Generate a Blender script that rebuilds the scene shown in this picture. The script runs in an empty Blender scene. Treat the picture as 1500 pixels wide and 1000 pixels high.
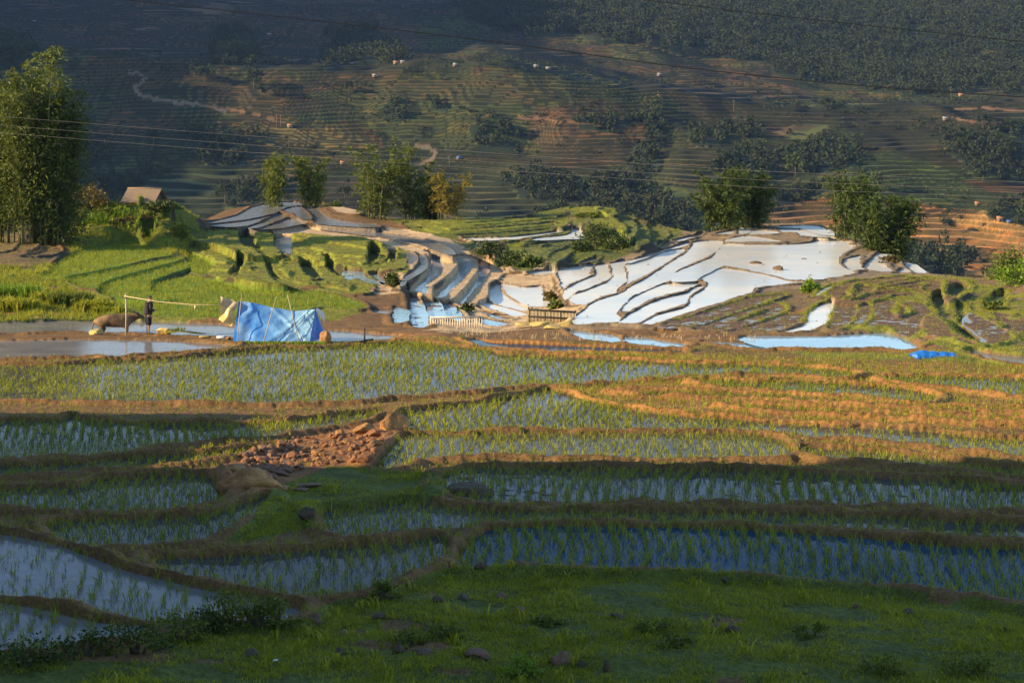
import bpy, bmesh, math, random
import numpy as np
from mathutils import Vector, Matrix

# ------------------------------------------------------------------ camera, sky, sun, exposure
F, YH = 2917.0, 180.0                      # focal length in 1500-wide pixels, row of the eye level
SC = bpy.context.scene
COL = SC.collection
cam_d = bpy.data.cameras.new('camera'); cam = bpy.data.objects.new('camera', cam_d); COL.objects.link(cam)
cam.location = (0, 0, 0); cam.rotation_euler = (math.pi/2, 0, 0)
cam_d.sensor_fit = 'HORIZONTAL'; cam_d.sensor_width = 36; cam_d.lens = 36*F/1500
cam_d.shift_y = -(499.5-YH)/1500
cam_d.clip_start = 0.5; cam_d.clip_end = 8000
SC.camera = cam
SUN_EL = math.radians(20.5)
LX, LY = 1.0, 0.30                         # the way sunlight travels over the ground
_n = math.hypot(LX, LY); LX /= _n; LY /= _n
w = bpy.data.worlds.new('World'); SC.world = w; w.use_nodes = True
_nt = w.node_tree
_sky = _nt.nodes.new('ShaderNodeTexSky'); _sky.sky_type = 'NISHITA'; _sky.sun_disc = False
_sky.sun_elevation = SUN_EL; _sky.sun_rotation = math.atan2(-LX, -LY)
_sky.altitude = 1200; _sky.air_density = 1.0; _sky.dust_density = 0.6; _sky.ozone_density = 2.0
_bg = _nt.nodes['Background']; _bg.inputs['Strength'].default_value = 0.135
_nt.links.new(_sky.outputs[0], _bg.inputs['Color'])
sun_d = bpy.data.lights.new('sun', 'SUN'); sun = bpy.data.objects.new('sun', sun_d); COL.objects.link(sun)
sun_d.energy = 4.8; sun_d.angle = math.radians(0.5); sun_d.color = (1.0, 0.77, 0.45)
sun.rotation_euler = Vector((LX*math.cos(SUN_EL), LY*math.cos(SUN_EL), -math.sin(SUN_EL))).to_track_quat('-Z', 'Y').to_euler()
sun.location = (-60, -30, 60)
SC.view_settings.view_transform = 'Standard'; SC.view_settings.look = 'None'
SC.view_settings.exposure = 1.05; SC.view_settings.gamma = 1.0
SC.render.engine = 'CYCLES'
cy = SC.cycles
cy.max_bounces = 5; cy.diffuse_bounces = 2; cy.glossy_bounces = 3; cy.transmission_bounces = 2; cy.volume_bounces = 0
cy.transparent_max_bounces = 4; cy.caustics_reflective = False; cy.caustics_refractive = False
cy.use_denoising = True; cy.use_adaptive_sampling = False
random.seed(7); RNG = np.random.default_rng(11)

# ------------------------------------------------------------------ helpers
def P3(u, v, z):
    D = -z*F/(v-YH); return ((u-750)/F*D, D, z)
def PD(u, v, D): return ((u-750)/F*D, D, -D*(v-YH)/F)

def vnoise(x, y, seed=0.0):
    ix = np.floor(x); iy = np.floor(y); fx = x-ix; fy = y-iy
    fx = fx*fx*(3-2*fx); fy = fy*fy*(3-2*fy)
    def h(a, b):
        s = np.sin(a*127.1+b*311.7+seed*74.7)*43758.5453
        return s-np.floor(s)
    return (h(ix, iy)*(1-fx)+h(ix+1, iy)*fx)*(1-fy)+(h(ix, iy+1)*(1-fx)+h(ix+1, iy+1)*fx)*fy
def fbm(x, y, seed=0.0, n=3):
    s = 0; a = 0.5; t = 0; x, y = x*0.83+y*0.558, y*0.83-x*0.558
    for i in range(n):
        s = s+a*vnoise(x, y, seed+i*3.1); t += a; x, y = (x*0.77+y*0.638)*2.03+5.2, (y*0.77-x*0.638)*2.03+1.7; a *= 0.5
    return s/t
def sstep(a, b, x):
    t = np.clip((x-a)/(b-a), 0, 1); return t*t*(3-2*t)

def tag(o, label=None, cat=None, group=None, kind=None):
    if label: o['label'] = label
    if cat: o['category'] = cat
    if group: o['group'] = group
    if kind: o['kind'] = kind
    return o
def link(name, me, mat=None, parent=None, loc=None):
    o = bpy.data.objects.new(name, me); COL.objects.link(o)
    if mat is not None and me is not None:
        for m in (mat if isinstance(mat, (list, tuple)) else [mat]): me.materials.append(m)
    if parent is not None: o.parent = parent
    if loc is not None: o.location = loc
    return o
def empty(name, loc, rz=0.0):
    o = bpy.data.objects.new(name, None); COL.objects.link(o); o.location = loc; o.rotation_euler = (0, 0, rz)
    o.empty_display_size = 0.2; return o
def mesh_np(name, V, faces, smooth=False, col=None, attr='cover'):
    """V (n,3); faces: list of int arrays (k, 3|4)."""
    if not isinstance(faces, list): faces = [faces]
    me = bpy.data.meshes.new(name)
    V = np.asarray(V, dtype=np.float32)
    me.vertices.add(len(V)); me.vertices.foreach_set('co', V.ravel())
    idx = np.concatenate([np.asarray(f, dtype=np.int32).ravel() for f in faces])
    cnt = np.concatenate([np.full(len(f), f.shape[1], dtype=np.int32) for f in faces])
    st = np.concatenate([[0], np.cumsum(cnt)[:-1]]).astype(np.int32)
    me.loops.add(len(idx)); me.loops.foreach_set('vertex_index', idx)
    me.polygons.add(len(cnt)); me.polygons.foreach_set('loop_start', st)
    me.update(calc_edges=True)
    if smooth: me.polygons.foreach_set('use_smooth', np.ones(len(cnt), dtype=bool))
    if col is not None:
        a = me.attributes.new(attr, 'FLOAT_COLOR', 'POINT')
        c = np.ones((len(V), 4), dtype=np.float32); c[:, :3] = col; a.data.foreach_set('color', c.ravel())
    return me

def new_mat(name):
    m = bpy.data.materials.new(name); m.use_nodes = True
    nt = m.node_tree; b = nt.nodes['Principled BSDF']
    return m, nt, b
def N(nt, t, **kw):
    n = nt.nodes.new(t)
    for k, v in kw.items(): setattr(n, k, v)
    return n
def ramp(nt, fac, stops):
    r = N(nt, 'ShaderNodeValToRGB'); e = r.color_ramp.elements
    while len(e) > 1: e.remove(e[0])
    e[0].position = stops[0][0]; e[0].color = (*stops[0][1], 1)
    for p, c in stops[1:]:
        k = e.new(p); k.color = (*c, 1)
    nt.links.new(fac, r.inputs[0]); return r.outputs[0]
def noise_out(nt, scale, detail=3.0, rough=0.6, coord='Object', mapping=None):
    tc = N(nt, 'ShaderNodeTexCoord'); n = N(nt, 'ShaderNodeTexNoise')
    n.inputs['Scale'].default_value = scale; n.inputs['Detail'].default_value = detail; n.inputs['Roughness'].default_value = rough
    src = tc.outputs[coord]
    if mapping:
        mp = N(nt, 'ShaderNodeMapping'); mp.inputs['Scale'].default_value = mapping; nt.links.new(src, mp.inputs[0]); src = mp.outputs[0]
    nt.links.new(src, n.inputs['Vector']); return n.outputs['Fac']
def bump(nt, b, h, strength=0.4, dist=0.03, prev=None):
    k = N(nt, 'ShaderNodeBump'); k.inputs['Strength'].default_value = strength; k.inputs['Distance'].default_value = dist
    nt.links.new(h, k.inputs['Height'])
    if prev is not None: nt.links.new(prev, k.inputs['Normal'])
    nt.links.new(k.outputs[0], b.inputs['Normal']); return k.outputs[0]
def mul(nt, a, bsock, mode='MULTIPLY', fac=1.0):
    m = N(nt, 'ShaderNodeMix', data_type='RGBA', blend_type=mode); m.inputs[0].default_value = fac
    nt.links.new(a, m.inputs[6])
    if hasattr(bsock, 'node'): nt.links.new(bsock, m.inputs[7])
    else: m.inputs[7].default_value = (*bsock, 1)
    return m.outputs[2]

def mat_attr(name, s1, s2, rough=0.9, bs=0.5, bd=0.03, lo=0.6, hi=1.35, spec=0.2, trans=0.0):
    """Surface whose own colour comes from the land-cover attribute, broken up by noise."""
    m, nt, b = new_mat(name)
    a = N(nt, 'ShaderNodeAttribute', attribute_name='cover')
    n1 = noise_out(nt, s1, 4.0, 0.65); n2 = noise_out(nt, s2, 4.0, 0.7)
    c1 = ramp(nt, n1, [(0.25, (lo,)*3), (0.75, (hi,)*3)])
    c2 = ramp(nt, n2, [(0.3, (lo*1.05, lo, lo*0.95)), (0.7, (hi*0.95, hi, hi*0.98))])
    c = mul(nt, mul(nt, a.outputs['Color'], c1), c2)
    nt.links.new(c, b.inputs['Base Color'])
    b.inputs['Roughness'].default_value = rough; b.inputs['Specular IOR Level'].default_value = spec
    if bs: bump(nt, b, n2, bs, bd)
    return m
def mat_plain(name, c1, c2, scale=8.0, rough=0.8, bs=0.3, bd=0.02, spec=0.3, mapping=None, detail=4.0):
    m, nt, b = new_mat(name)
    n = noise_out(nt, scale, detail, 0.65, mapping=mapping)
    nt.links.new(ramp(nt, n, [(0.3, c1), (0.7, c2)]), b.inputs['Base Color'])
    b.inputs['Roughness'].default_value = rough; b.inputs['Specular IOR Level'].default_value = spec
    if bs: bump(nt, b, n, bs, bd)
    return m
def mat_leaf(name, c1, c2, scale=0.6, trans=0.35, rough=0.55):
    """Leaves: two colours by clump, light passing through the blade."""
    m, nt, b = new_mat(name)
    n = noise_out(nt, scale, 3.0, 0.7); n2 = N(nt, 'ShaderNodeNewGeometry')
    mx = N(nt, 'ShaderNodeMath', operation='MULTIPLY_ADD'); mx.inputs[1].default_value = 0.55; mx.inputs[2].default_value = 0.0
    nt.links.new(n2.outputs['Random Per Island'], mx.inputs[0])
    ad = N(nt, 'ShaderNodeMath', operation='MULTIPLY_ADD'); ad.inputs[1].default_value = 0.9
    nt.links.new(n, ad.inputs[0]); nt.links.new(mx.outputs[0], ad.inputs[2])
    c = ramp(nt, ad.outputs[0], [(0.3, c1), (1.0, c2)])
    nt.links.new(c, b.inputs['Base Color']); b.inputs['Roughness'].default_value = rough
    b.inputs['Specular IOR Level'].default_value = 0.25
    t = N(nt, 'ShaderNodeBsdfTranslucent'); nt.links.new(c, t.inputs[0])
    ms = N(nt, 'ShaderNodeMixShader'); ms.inputs[0].default_value = trans
    nt.links.new(b.outputs[0], ms.inputs[1]); nt.links.new(t.outputs[0], ms.inputs[2])
    nt.links.new(ms.outputs[0], nt.nodes['Material Output'].inputs[0])
    return m
def mat_water(name, c1, c2, rough=0.06, scale=0.5, ripple=0.02, rscale=6.0, ior=1.333, tint=(1, 1, 1)):
    m, nt, b = new_mat(name)
    n = noise_out(nt, scale, 4.0, 0.6)
    nt.links.new(ramp(nt, n, [(0.35, c1), (0.7, c2)]), b.inputs['Base Color'])
    b.inputs['Roughness'].default_value = rough; b.inputs['IOR'].default_value = ior; b.inputs['Specular Tint'].default_value = (*tint, 1)
    r = noise_out(nt, rscale, 2.0, 0.5)
    bump(nt, b, r, 0.6, ripple)
    return m

M = {}
M['ground'] = mat_attr('terrace_soil', 1.3, 14.0, bs=0.8, bd=0.05)
M['mountain'] = mat_attr('mountain_slope', 0.03, 0.35, bs=0.6, bd=0.6, lo=0.7, hi=1.25)
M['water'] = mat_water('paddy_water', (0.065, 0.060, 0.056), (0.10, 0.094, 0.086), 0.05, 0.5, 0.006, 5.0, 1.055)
M['blue_water'] = mat_water('sky_blue_paddy_water', (0.024, 0.055, 0.095), (0.036, 0.078, 0.125), 0.05, 0.5, 0.004, 4.0, 1.04)  # blue of the reflected sky put into the base colour
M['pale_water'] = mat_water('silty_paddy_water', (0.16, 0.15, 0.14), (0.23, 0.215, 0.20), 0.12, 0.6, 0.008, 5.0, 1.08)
M['milky'] = mat_water('milky_sky_paddy_water', (0.68, 0.71, 0.69), (0.96, 0.85, 0.66), 0.13, 0.13, 0.006, 4.0, 1.095)  # muddy water, with the bright sky reflection put into its pale colour
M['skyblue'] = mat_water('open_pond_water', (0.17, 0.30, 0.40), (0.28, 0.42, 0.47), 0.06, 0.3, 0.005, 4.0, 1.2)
# ------------------------------------------------------------------ terraces: every paddy is a level polygon
# level z | kind | outline (1500-wide survey sightings, carried onto the plane of that level)
# kinds: w water with seedlings, u deep blue water, l pale water, m milky water, k open pond, p puddled mud, g green rice, y yellow-green terrace, d dull rice, b stubble, t bare mud
FIELDS = """
-6.45 u 672,828 690,795 715,778 800,774 1000,775 1130,780 1250,790 1360,800 1500,808 1930,815 1930,915 1500,882 1380,865 1260,850 1130,838 1020,832 900,826 800,824 740,828
-6.56 w 468,754 520,748 602,738 660,746 720,752 800,753 1000,755 1240,759 1500,771 1930,778 1930,793 1500,785 1350,777 1200,768 1000,762 800,760 720,762 690,770 620,776 560,780 495,784
-6.40 w 225,822 300,820 375,815 450,809 514,805 578,800 634,789 653,795 642,826 594,847 555,862 500,868 430,866 340,852 260,838
-6.52 w 74,771 128,765 224,762 304,757 352,741 390,728 372,755 336,779 304,789 154,798 96,789
-6.70 w -430,728 -80,722 96,717 144,707 272,699 304,702 333,725 320,734 256,741 160,744 80,747 32,741 -80,735 -430,738
-6.28 l -430,772 -80,776 0,785 32,790 96,805 192,840 256,856 320,869 400,885 440,898 400,905 224,901 160,891 96,881 0,866 -80,858 -430,850
-6.20 l -430,874 -80,880 0,886 48,892 112,907 166,917 230,925 120,948 0,958 -430,962
-6.72 q 650,698 690,688 800,690 1000,692 1100,694 1240,700 1400,708 1500,716 1930,724 1930,758 1500,747 1350,738 1200,734 1000,731 800,731 700,731 655,724
-6.90 w 1177,659 1233,661 1313,667 1393,677 1500,691 1930,708 1930,717 1500,697 1420,688 1340,680 1260,671 1182,668
-6.95 w 545,684 575,655 590,641 650,639 800,637 950,637 1100,639 1148,646 1153,667 1100,668 950,667 800,664 700,665 620,670 600,680 575,686
-7.15 w 588,607 640,600 700,592 760,581 805,572 850,584 890,595 940,604 1010,613 1070,617 1140,623 1230,628 1367,635 1500,648 1930,660 1930,682 1500,667 1420,658 1340,650 1233,639 1165,637 1130,632 1000,628 800,627 604,628
-7.75 w -430,538 0,537 80,537 140,532 173,530 240,528 320,520 400,513 450,512 530,507 600,503 650,507 717,514 740,521 873,527 1007,534 1140,537 1255,547 1207,551 1140,545 1087,544 1007,548 927,553 847,560 793,561 740,565 717,569 663,573 583,579 530,584 400,587 267,584 133,583 0,579 -430,579
-7.20 w -430,621 0,619 80,618 105,612 133,619 240,624 400,623 477,613 557,605 543,613 450,629 400,637 333,641 240,652 187,661 107,664 0,669 -430,670
-6.98 w -430,688 60,685 150,676 300,667 400,655 395,660 300,673 150,684 60,692 -430,695
-7.65 w 1290,555 1377,553 1500,556 1930,560 1930,590 1500,577 1447,573 1380,565 1320,560
-7.55 w 1020,558 1100,562 1180,562 1260,566 1327,572 1370,580 1340,588 1287,581 1207,573 1100,569 1040,564
-7.42 b 900,575 1000,575 1140,579 1250,588 1350,597 1500,600 1930,604 1930,610 1500,606 1350,603 1250,595 1140,587 1050,584 950,583
-7.29 b 1060,596 1100,595 1250,604 1400,612 1500,617 1930,622 1930,628 1500,623 1400,619 1250,611 1120,604
-8.35 l -430,500 0,500 107,498 240,500 347,508 320,511 240,515 180,521 160,522 150,519 0,523 -430,524
-8.60 l -430,473 0,473 60,471 140,471 230,472 320,475 345,478 480,483 540,488 592,494 560,499 500,503 440,503 380,501 340,496 250,492 140,488 60,488 0,490 -430,491
-8.40 u 681,499 700,497 716,502 760,505 860,509 960,513 1000,515 900,513 800,511 700,507
-8.75 k 832,485 852,485 884,488 904,492 914,502 908,504 876,502 852,497
-8.70 k 915,494 940,494 965,498 1000,503 1011,509 1008,513 980,512 950,508 922,503
-8.60 k 1028,501 1080,502 1110,506 1130,512 1126,515 1100,514 1070,510
-8.55 k 1086,499 1094,492 1200,492 1298,488 1340,504 1348,511 1346,516 1280,513 1200,514 1140,512
-8.30 l 1414,518 1430,514 1500,524 1930,545 1930,552 1500,532 1450,528
-8.95 m 817,397 846,391 868,389 867,394 863,400 866,404 846,412 832,418 824,424 821,410
-8.92 m 872,389 890,387 892,398 896,404 888,412 860,424 840,431 832,438 826,435 828,425 846,414 868,405 873,400 871,394
-8.85 m 894,386 917,382 918,386 915,392 918,404 918,414 904,424 902,431 876,438 860,448 846,447 835,440 840,432 860,425 888,414 898,404 895,390
-8.75 m 920,387 950,378 972,368 996,363 1004,368 1000,371 980,383 954,400 920,417 908,424 921,413 921,400 918,390
-8.66 m 921,382 950,374 980,364 1009,355 1007,359 1003,361 972,366.5 948,376.5 922,385
-8.62 m 1014,355.6 1028,353 1057,353 1059,358 1046,372 1020,384 992,397 981,413 970,415 950,424 928,433 908,451 904,458 908,465 900,473 840,475 846,462 874,441 910,429 924,420 956,402 980,386 1006,369 1013,360
-8.63 m 911,451 929,435 970,417 982,415.5 1016,414 1021,418 1004,426 980,432 950,440 920,457 910,456
-8.60 m 904,473.6 924,460 952,444 980,435 1004,429.6 1023,419.5 1032,420 1010,434 1004,446 960,460 934,474
-8.54 m 1022,409 1036,401 1056,393 1092,397 1120,402 1160,412 1200,413 1212,411 1212,412.5 1180,415.5 1120,420 1104,424 1098,430 1040,448 1000,461 958,475 938,475 962,462 1008,448 1014,435 1036,420 1036,414
-8.48 m 1061,357 1100,358.5 1160,358 1190,355 1202,351 1240,353 1254,357 1250,364 1234,372 1229,382 1234,391 1254,399 1236,405 1212,408 1196,410.6 1160,409.6 1130,402 1094,395 1056,390.5 1024,406 1016,411 984,412 990,400 1012,389 1040,378 1056,363
-8.50 m 1235,387 1239,380 1260,374.5 1261,378 1260,386 1264,395 1254,397.5 1244,395
-8.60 m 1266,390 1280,376 1288,371 1306,373 1308,380 1298,388 1309,399 1284,399 1268,395
-8.70 m 1314,400 1322,393 1328,394 1336,401
-8.75 m 1322,385 1338,386 1348,392 1358,401 1344,401.5 1332,395
-8.25 m 1050,342 1074,338 1073,343 1060,343.6
-8.20 m 1083,333 1104,333 1100,338 1092,342.4 1080,342.4
-8.22 m 1102,338 1130,338 1142,341 1128,343.6 1096,343
-8.15 m 1130,333 1170,330 1200,331 1220,339 1226,345 1200,343 1172,335
-8.20 m 1140,336 1170,336 1200,343 1216,347 1194,346.4 1174,346 1166,341 1148,341
-8.32 m 1078,347 1100,346 1120,349 1148,354 1064,353.6
-9.00 m 778,399 812,396 810,401 780,403
-8.72 l 850,385 874,378 872,381 854,385
-8.65 m 920,369 940,364 972,357 968,359 944,366
-8.45 m 986,353 1010,347 1030,344 1020,347 1000,352
-8.60 m 1186,458 1206,445 1224,444 1218,458 1204,478 1176,487 1144,488 1172,478 1183,470
-8.52 p 965,478 1040,455 1100,436 1150,432 1110,446 1060,462 1010,480
-8.58 p 1015,483 1070,462 1115,448 1140,445 1150,455 1110,470 1060,484
-8.62 p 1065,487 1115,473 1150,460 1180,462 1165,475 1130,486
-8.52 p 1227,447 1254,448 1250,465 1240,477 1215,483
-8.48 p 1260,446 1274,447 1276,458 1268,470 1250,477
-8.44 p 1280,444 1300,440 1340,442 1352,446 1366,460 1352,466 1348,478 1352,484 1330,494 1312,482 1300,478 1270,478 1280,466
-8.30 b 1360,462 1372,468 1384,478 1392,488 1426,504 1430,508 1400,498 1376,492 1360,484 1356,474
-8.35 b 1240,424 1288,418 1320,411 1360,408 1400,410 1416,418 1400,434 1380,442 1366,434 1344,430 1300,432 1280,438 1250,444 1226,440
-8.30 b 1216,428 1240,414 1280,409 1330,404 1320,408 1285,415 1240,426 1226,436
-8.40 m 1194,432 1208,422 1230,416 1212,426 1198,434
-8.60 p 1454,458 1480,462 1500,470 1930,490 1930,520 1500,490 1478,478 1462,470
-8.48 p 1420,458 1440,466 1460,478 1482,496 1456,510 1440,502 1434,492 1416,480 1410,474
-8.60 H 1385,432 1395,422 1410,420 1420,426 1405,438 1392,440
-8.68 H 1364,438 1378,432 1382,444 1386,458 1376,464 1370,452
-8.70 H 1400,448 1410,450 1414,466 1424,478 1418,482 1406,472
-8.72 H 1394,478 1410,484 1436,502 1446,510 1440,514 1424,502 1404,492
-8.75 H 1446,440 1470,432 1474,446 1460,456 1448,460 1442,450
-7.98 l 594,369 604,370 610,378 608,383 598,388 596,378
-8.10 l 609,370 620,373 625,378 626,386 620,396 600,408 589,418 586,418 594,404 608,394 616,386 614,378
-8.43 t 628,377 644,375 660,378 664,386 650,402 628,416 624,430 614,426 606,425 622,410 630,400 631,384
-8.76 t 664,377 686,377 698,388 680,414 656,436 640,435 658,418 670,404 672,392
-9.06 t 700,388 724,390 730,398 710,414 708,432 684,444 672,444 686,426 700,410 706,396
-8.43 L 628,377 642,376 649,386 647,396 630,410 624,418 623,429 614,426 608,425 622,410 630,400 632,388
-8.76 L 666,379 684,379 692,387 678,406 652,432 641,434 658,418 670,405 672,392
-9.06 L 702,389 719,392 706,412 692,426 677,444 673,443.6 686,426 701,410
-9.36 m 714,438 716,426 730,416 734,426 748,438 774,450 774,458 740,450 716,442
-9.25 m 736,416 771,421 792,419 797,429 827,451 773,448 744,429
-9.32 m 700,446 712,443 773,460 768,464 750,464
-9.25 P 686,451 750,468 736,470 692,456
-9.15 P 704,466 720,468 748,474 730,481 710,478
-8.85 P 620,438 644,444 652,468 630,468 624,450
-9.00 P 648,443 666,448 676,458 681,471 656,469 650,452
-8.72 P 602,434 616,442 626,460 628,478 608,482 600,466
-8.60 P 578,450 598,454 596,470 578,474
-8.65 l 548,454 572,455 566,461 550,460
-8.50 l 574,420 596,422 600,428 584,426
-8.36 P 502,400 512,392 530,390 538,406 566,416 550,418 526,410 508,408
-8.36 P 538,398 550,399 566,416 560,416
-7.75 y 280,346 324,336 350,343 346,354 354,362 382,373 350,374 334,366 310,358 296,354
-7.92 y 358,340 378,338 398,344 399,364 410,373 390,373 374,364 372,348
-8.10 y 428,346 450,356 530,368 540,376 536,390 506,388 500,384 430,378 428,364
-8.08 l 404,350 424,347 427,370 414,371 404,362
-7.93 y 428,344 480,346 550,356 588,372 584,376 530,366 450,354
-8.00 y 500,350 540,356 586,366 594,374 584,392 558,394 570,378 564,370 540,366 500,360
-8.15 y 540,368 562,372 566,379 554,392 537,396 541,378
-8.12 y 300,357 316,361 350,374 382,382 388,394 394,408 416,418 370,416 346,408 354,398 348,384 330,370
-8.24 y 390,376 430,380 436,390 444,400 448,412 466,419 418,418 402,408 394,392
-8.36 y 438,382 468,386 486,400 536,418 536,427 518,431 466,421 452,414 474,410 466,398 446,388
-8.20 y 276,366 300,360 334,376 346,392 330,407 310,398 318,388 300,374
-8.42 H 400,349 412,347 424,348 428,358 427,371 414,371 404,362
-8.25 H 350,346 362,345 374,348 372,358 384,372 370,370 356,362 348,354
-8.65 H 437,388 450,389 462,396 470,408 466,414 452,412 446,402
-8.50 H 389,388 396,390 400,402 412,415 398,410 391,398
-8.45 H 346,383 352,384 358,392 354,402 342,409 336,406 346,396
-8.62 H 474,388 484,390 496,402 504,410 492,406 480,398
-8.45 H 541,370 550,371 558,378 552,390 541,396 538,388
-8.40 H 566,372 574,371 582,376 578,388 560,394 570,384
-8.62 H 222,418 240,412 262,404 276,396 282,400 262,410 240,418 226,426
-8.38 g 280,370 320,388 314,402 288,400 280,388
-8.05 g 76,394 100,376 140,364 200,358 246,372 220,378 160,392 96,404 86,410 60,408
-8.20 g 96,408 124,402 164,396 250,378 262,381 220,392 176,404 144,414 140,424 112,418
-8.35 g 144,424 146,416 180,405 220,394 270,383 274,390 250,400 218,412 218,424 230,432 260,437 212,440 160,434
-8.48 g 222,420 240,414 262,408 290,407 340,418 416,426 470,430 516,440 534,450 516,454 470,450 400,462 320,466 240,464 180,462 150,452 170,440 212,444 250,442 236,434 224,428
-7.35 l 302,327 360,321 400,312 420,303 450,299 430,296 400,297 370,303 345,316
-7.45 l 304,329 360,323 396,313 412,303 426,304 430,313 410,309 392,318 362,330 330,332
-7.55 l 364,333 390,323 404,312 418,317 400,325 378,333
-7.65 l 370,336 398,330 420,321 432,321 462,324 430,330 410,334
-7.40 l 428,303 440,303 456,320 442,321 430,312
-7.55 l 442,302 458,301 480,318 510,325 550,328 550,333 466,328 460,318
-8.00 t 380,337 450,335 500,341 560,352 600,362 625,370 610,369 570,362 520,351 450,343 390,341
-7.92 l 470,331 520,335 570,342 620,350 650,359 668,371 656,372 620,360 570,350 510,341 470,336
-7.20 t 490,302 524,308 520,313 500,310
-7.70 y 600,325 680,326 800,318 810,322 700,332 600,331
-7.85 y 600,335 700,336 780,330 812,326 812,332 720,340 640,343
-8.10 m 680,349 750,347 820,339 822,341 760,350 700,352
-8.10 m 785,349 830,344 840,336 850,337 858,349 830,350 780,352
-8.25 p 700,354 740,356 735,370 720,372 700,362
-8.40 d 768,362 800,358 850,355 866,356 850,362 826,372 815,382 790,378 772,370
-8.30 y 745,358 765,355 764,368 775,378 750,372
-8.85 d 752,380 785,385 775,396 755,396
-7.25 y 838,304 866,303 880,308 868,314 842,313
-7.50 y 868,313 890,318 905,326 918,334 912,337 898,332 884,336 872,325
-7.22 y 870,304 895,305 902,313 885,312
-7.75 d 900,314 915,316 930,328 932,340 924,347 915,340 918,330
-8.00 d 932,326 944,330 950,345 946,355 934,358 934,342
-8.20 d 952,332 970,338 974,346 955,352 953,344
-8.30 d 900,343 922,346 932,362 926,366 910,355
-7.70 y 820,318 830,320 822,332 815,328
-7.60 b -430,380 0,372 36,350 40,352 32,366 10,373 -430,384
-7.60 b 42,350 58,340 54,360 44,368 20,374
-7.72 b 62,338 72,337 78,356 86,366 70,372 40,376 58,364 64,350
"""
CREST = [(-440,345,-7.6),(0,345,-7.6),(60,335,-7.2),(85,318,-6.4),(100,306,-5.9),(150,292,-5.2),(200,287,-5.0),(245,290,-5.1),(262,302,-5.7),(285,316,-6.7),(302,320,-7.4),(330,307,-7.35),
         (400,295,-7.25),(450,293,-7.2),(475,295,-7.25),(500,303,-7.3),(540,318,-7.6),(600,322,-7.7),(640,322,-7.65),(700,320,-7.6),(760,318,-7.5),(800,309,-7.4),(830,303,-7.18),(860,303,-7.15),
         (895,305,-7.2),(920,314,-7.5),(960,329,-7.95),(1010,339,-8.2),(1040,340,-8.2),(1070,333,-8.22),(1110,328,-8.12),(1150,327,-8.1),(1200,329,-8.12),(1235,345,-8.3),(1260,357,-8.35),(1310,380,-8.6),(1360,400,-8.7),(1420,406,-8.5),(1460,410,-8.3),(1500,416,-8.2),(1940,424,-8.0)]
# heights known between the paddies: u, v, z, radius in m
KNOTS = [(180,318,-6.34,1.4),(140,330,-6.8,1.2),(220,322,-6.5,1.4),(110,335,-7.0,1),(90,350,-7.5,.8),(160,352,-7.9,.6),(220,350,-7.75,.8),(262,340,-7.4,.8),(180,300,-5.6,1.2),(230,305,-5.8,1.2),
         (30,400,-8.0,1.5),(20,430,-8.3,1.5),(100,440,-8.4,1.0),(60,462,-8.45,.6),(200,467,-8.45,.3),
         (440,690,-6.75,.5),(520,655,-6.85,.4),(560,625,-6.95,.3),(350,690,-6.6,.35),(560,705,-6.72,.5),(500,720,-6.6,.5),(420,760,-6.45,.4),
         (740,392,-9.2,1.2),(770,392,-9.3,.8),(860,350,-8.0,.8),(870,366,-8.3,.8),(810,470,-8.9,.5),
         (850,328,-7.65,.7),(870,337,-7.85,.6),(882,350,-8.1,.6),(1440,420,-8.4,1.0),(1480,440,-8.5,1.0),(1480,402,-8.2,1.0),(1480,512,-8.2,.5),
         (700,484,-8.75,.5),(760,484,-8.75,.5),(560,478,-8.6,.5),(980,487,-8.75,.6),(1150,525,-8.1,.5),(1350,530,-8.05,.4),(900,520,-8.2,.3)]
GRASS_EDGE = -6.0
C_SOIL = (0.20, 0.108, 0.040); C_ORANGE = (0.31, 0.148, 0.046); C_TAN = (0.56, 0.38, 0.21); C_GRASS = (0.11, 0.125, 0.020)
C_YG = (0.19, 0.19, 0.030); C_BROWN = (0.20, 0.125, 0.065); C_DKG = (0.05, 0.075, 0.016); C_HILL = (0.26, 0.18, 0.10)
KCOL = {'w': (0.09, 0.065, 0.045), 'q': (0.10, 0.07, 0.045), 'u': (0.05, 0.04, 0.03), 'l': (0.20, 0.16, 0.13), 'L': (0.2, 0.16, 0.13), 'm': (0.42, 0.35, 0.27), 'k': (0.15, 0.14, 0.12), 'p': (0.15, 0.09, 0.055), 'P': (0.15, 0.09, 0.055),
        'g': (0.13, 0.20, 0.018), 'y': (0.21, 0.22, 0.03), 'd': (0.12, 0.14, 0.045), 'b': (0.19, 0.115, 0.05), 't': C_TAN, 'H': (0.10, 0.11, 0.03)}
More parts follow.
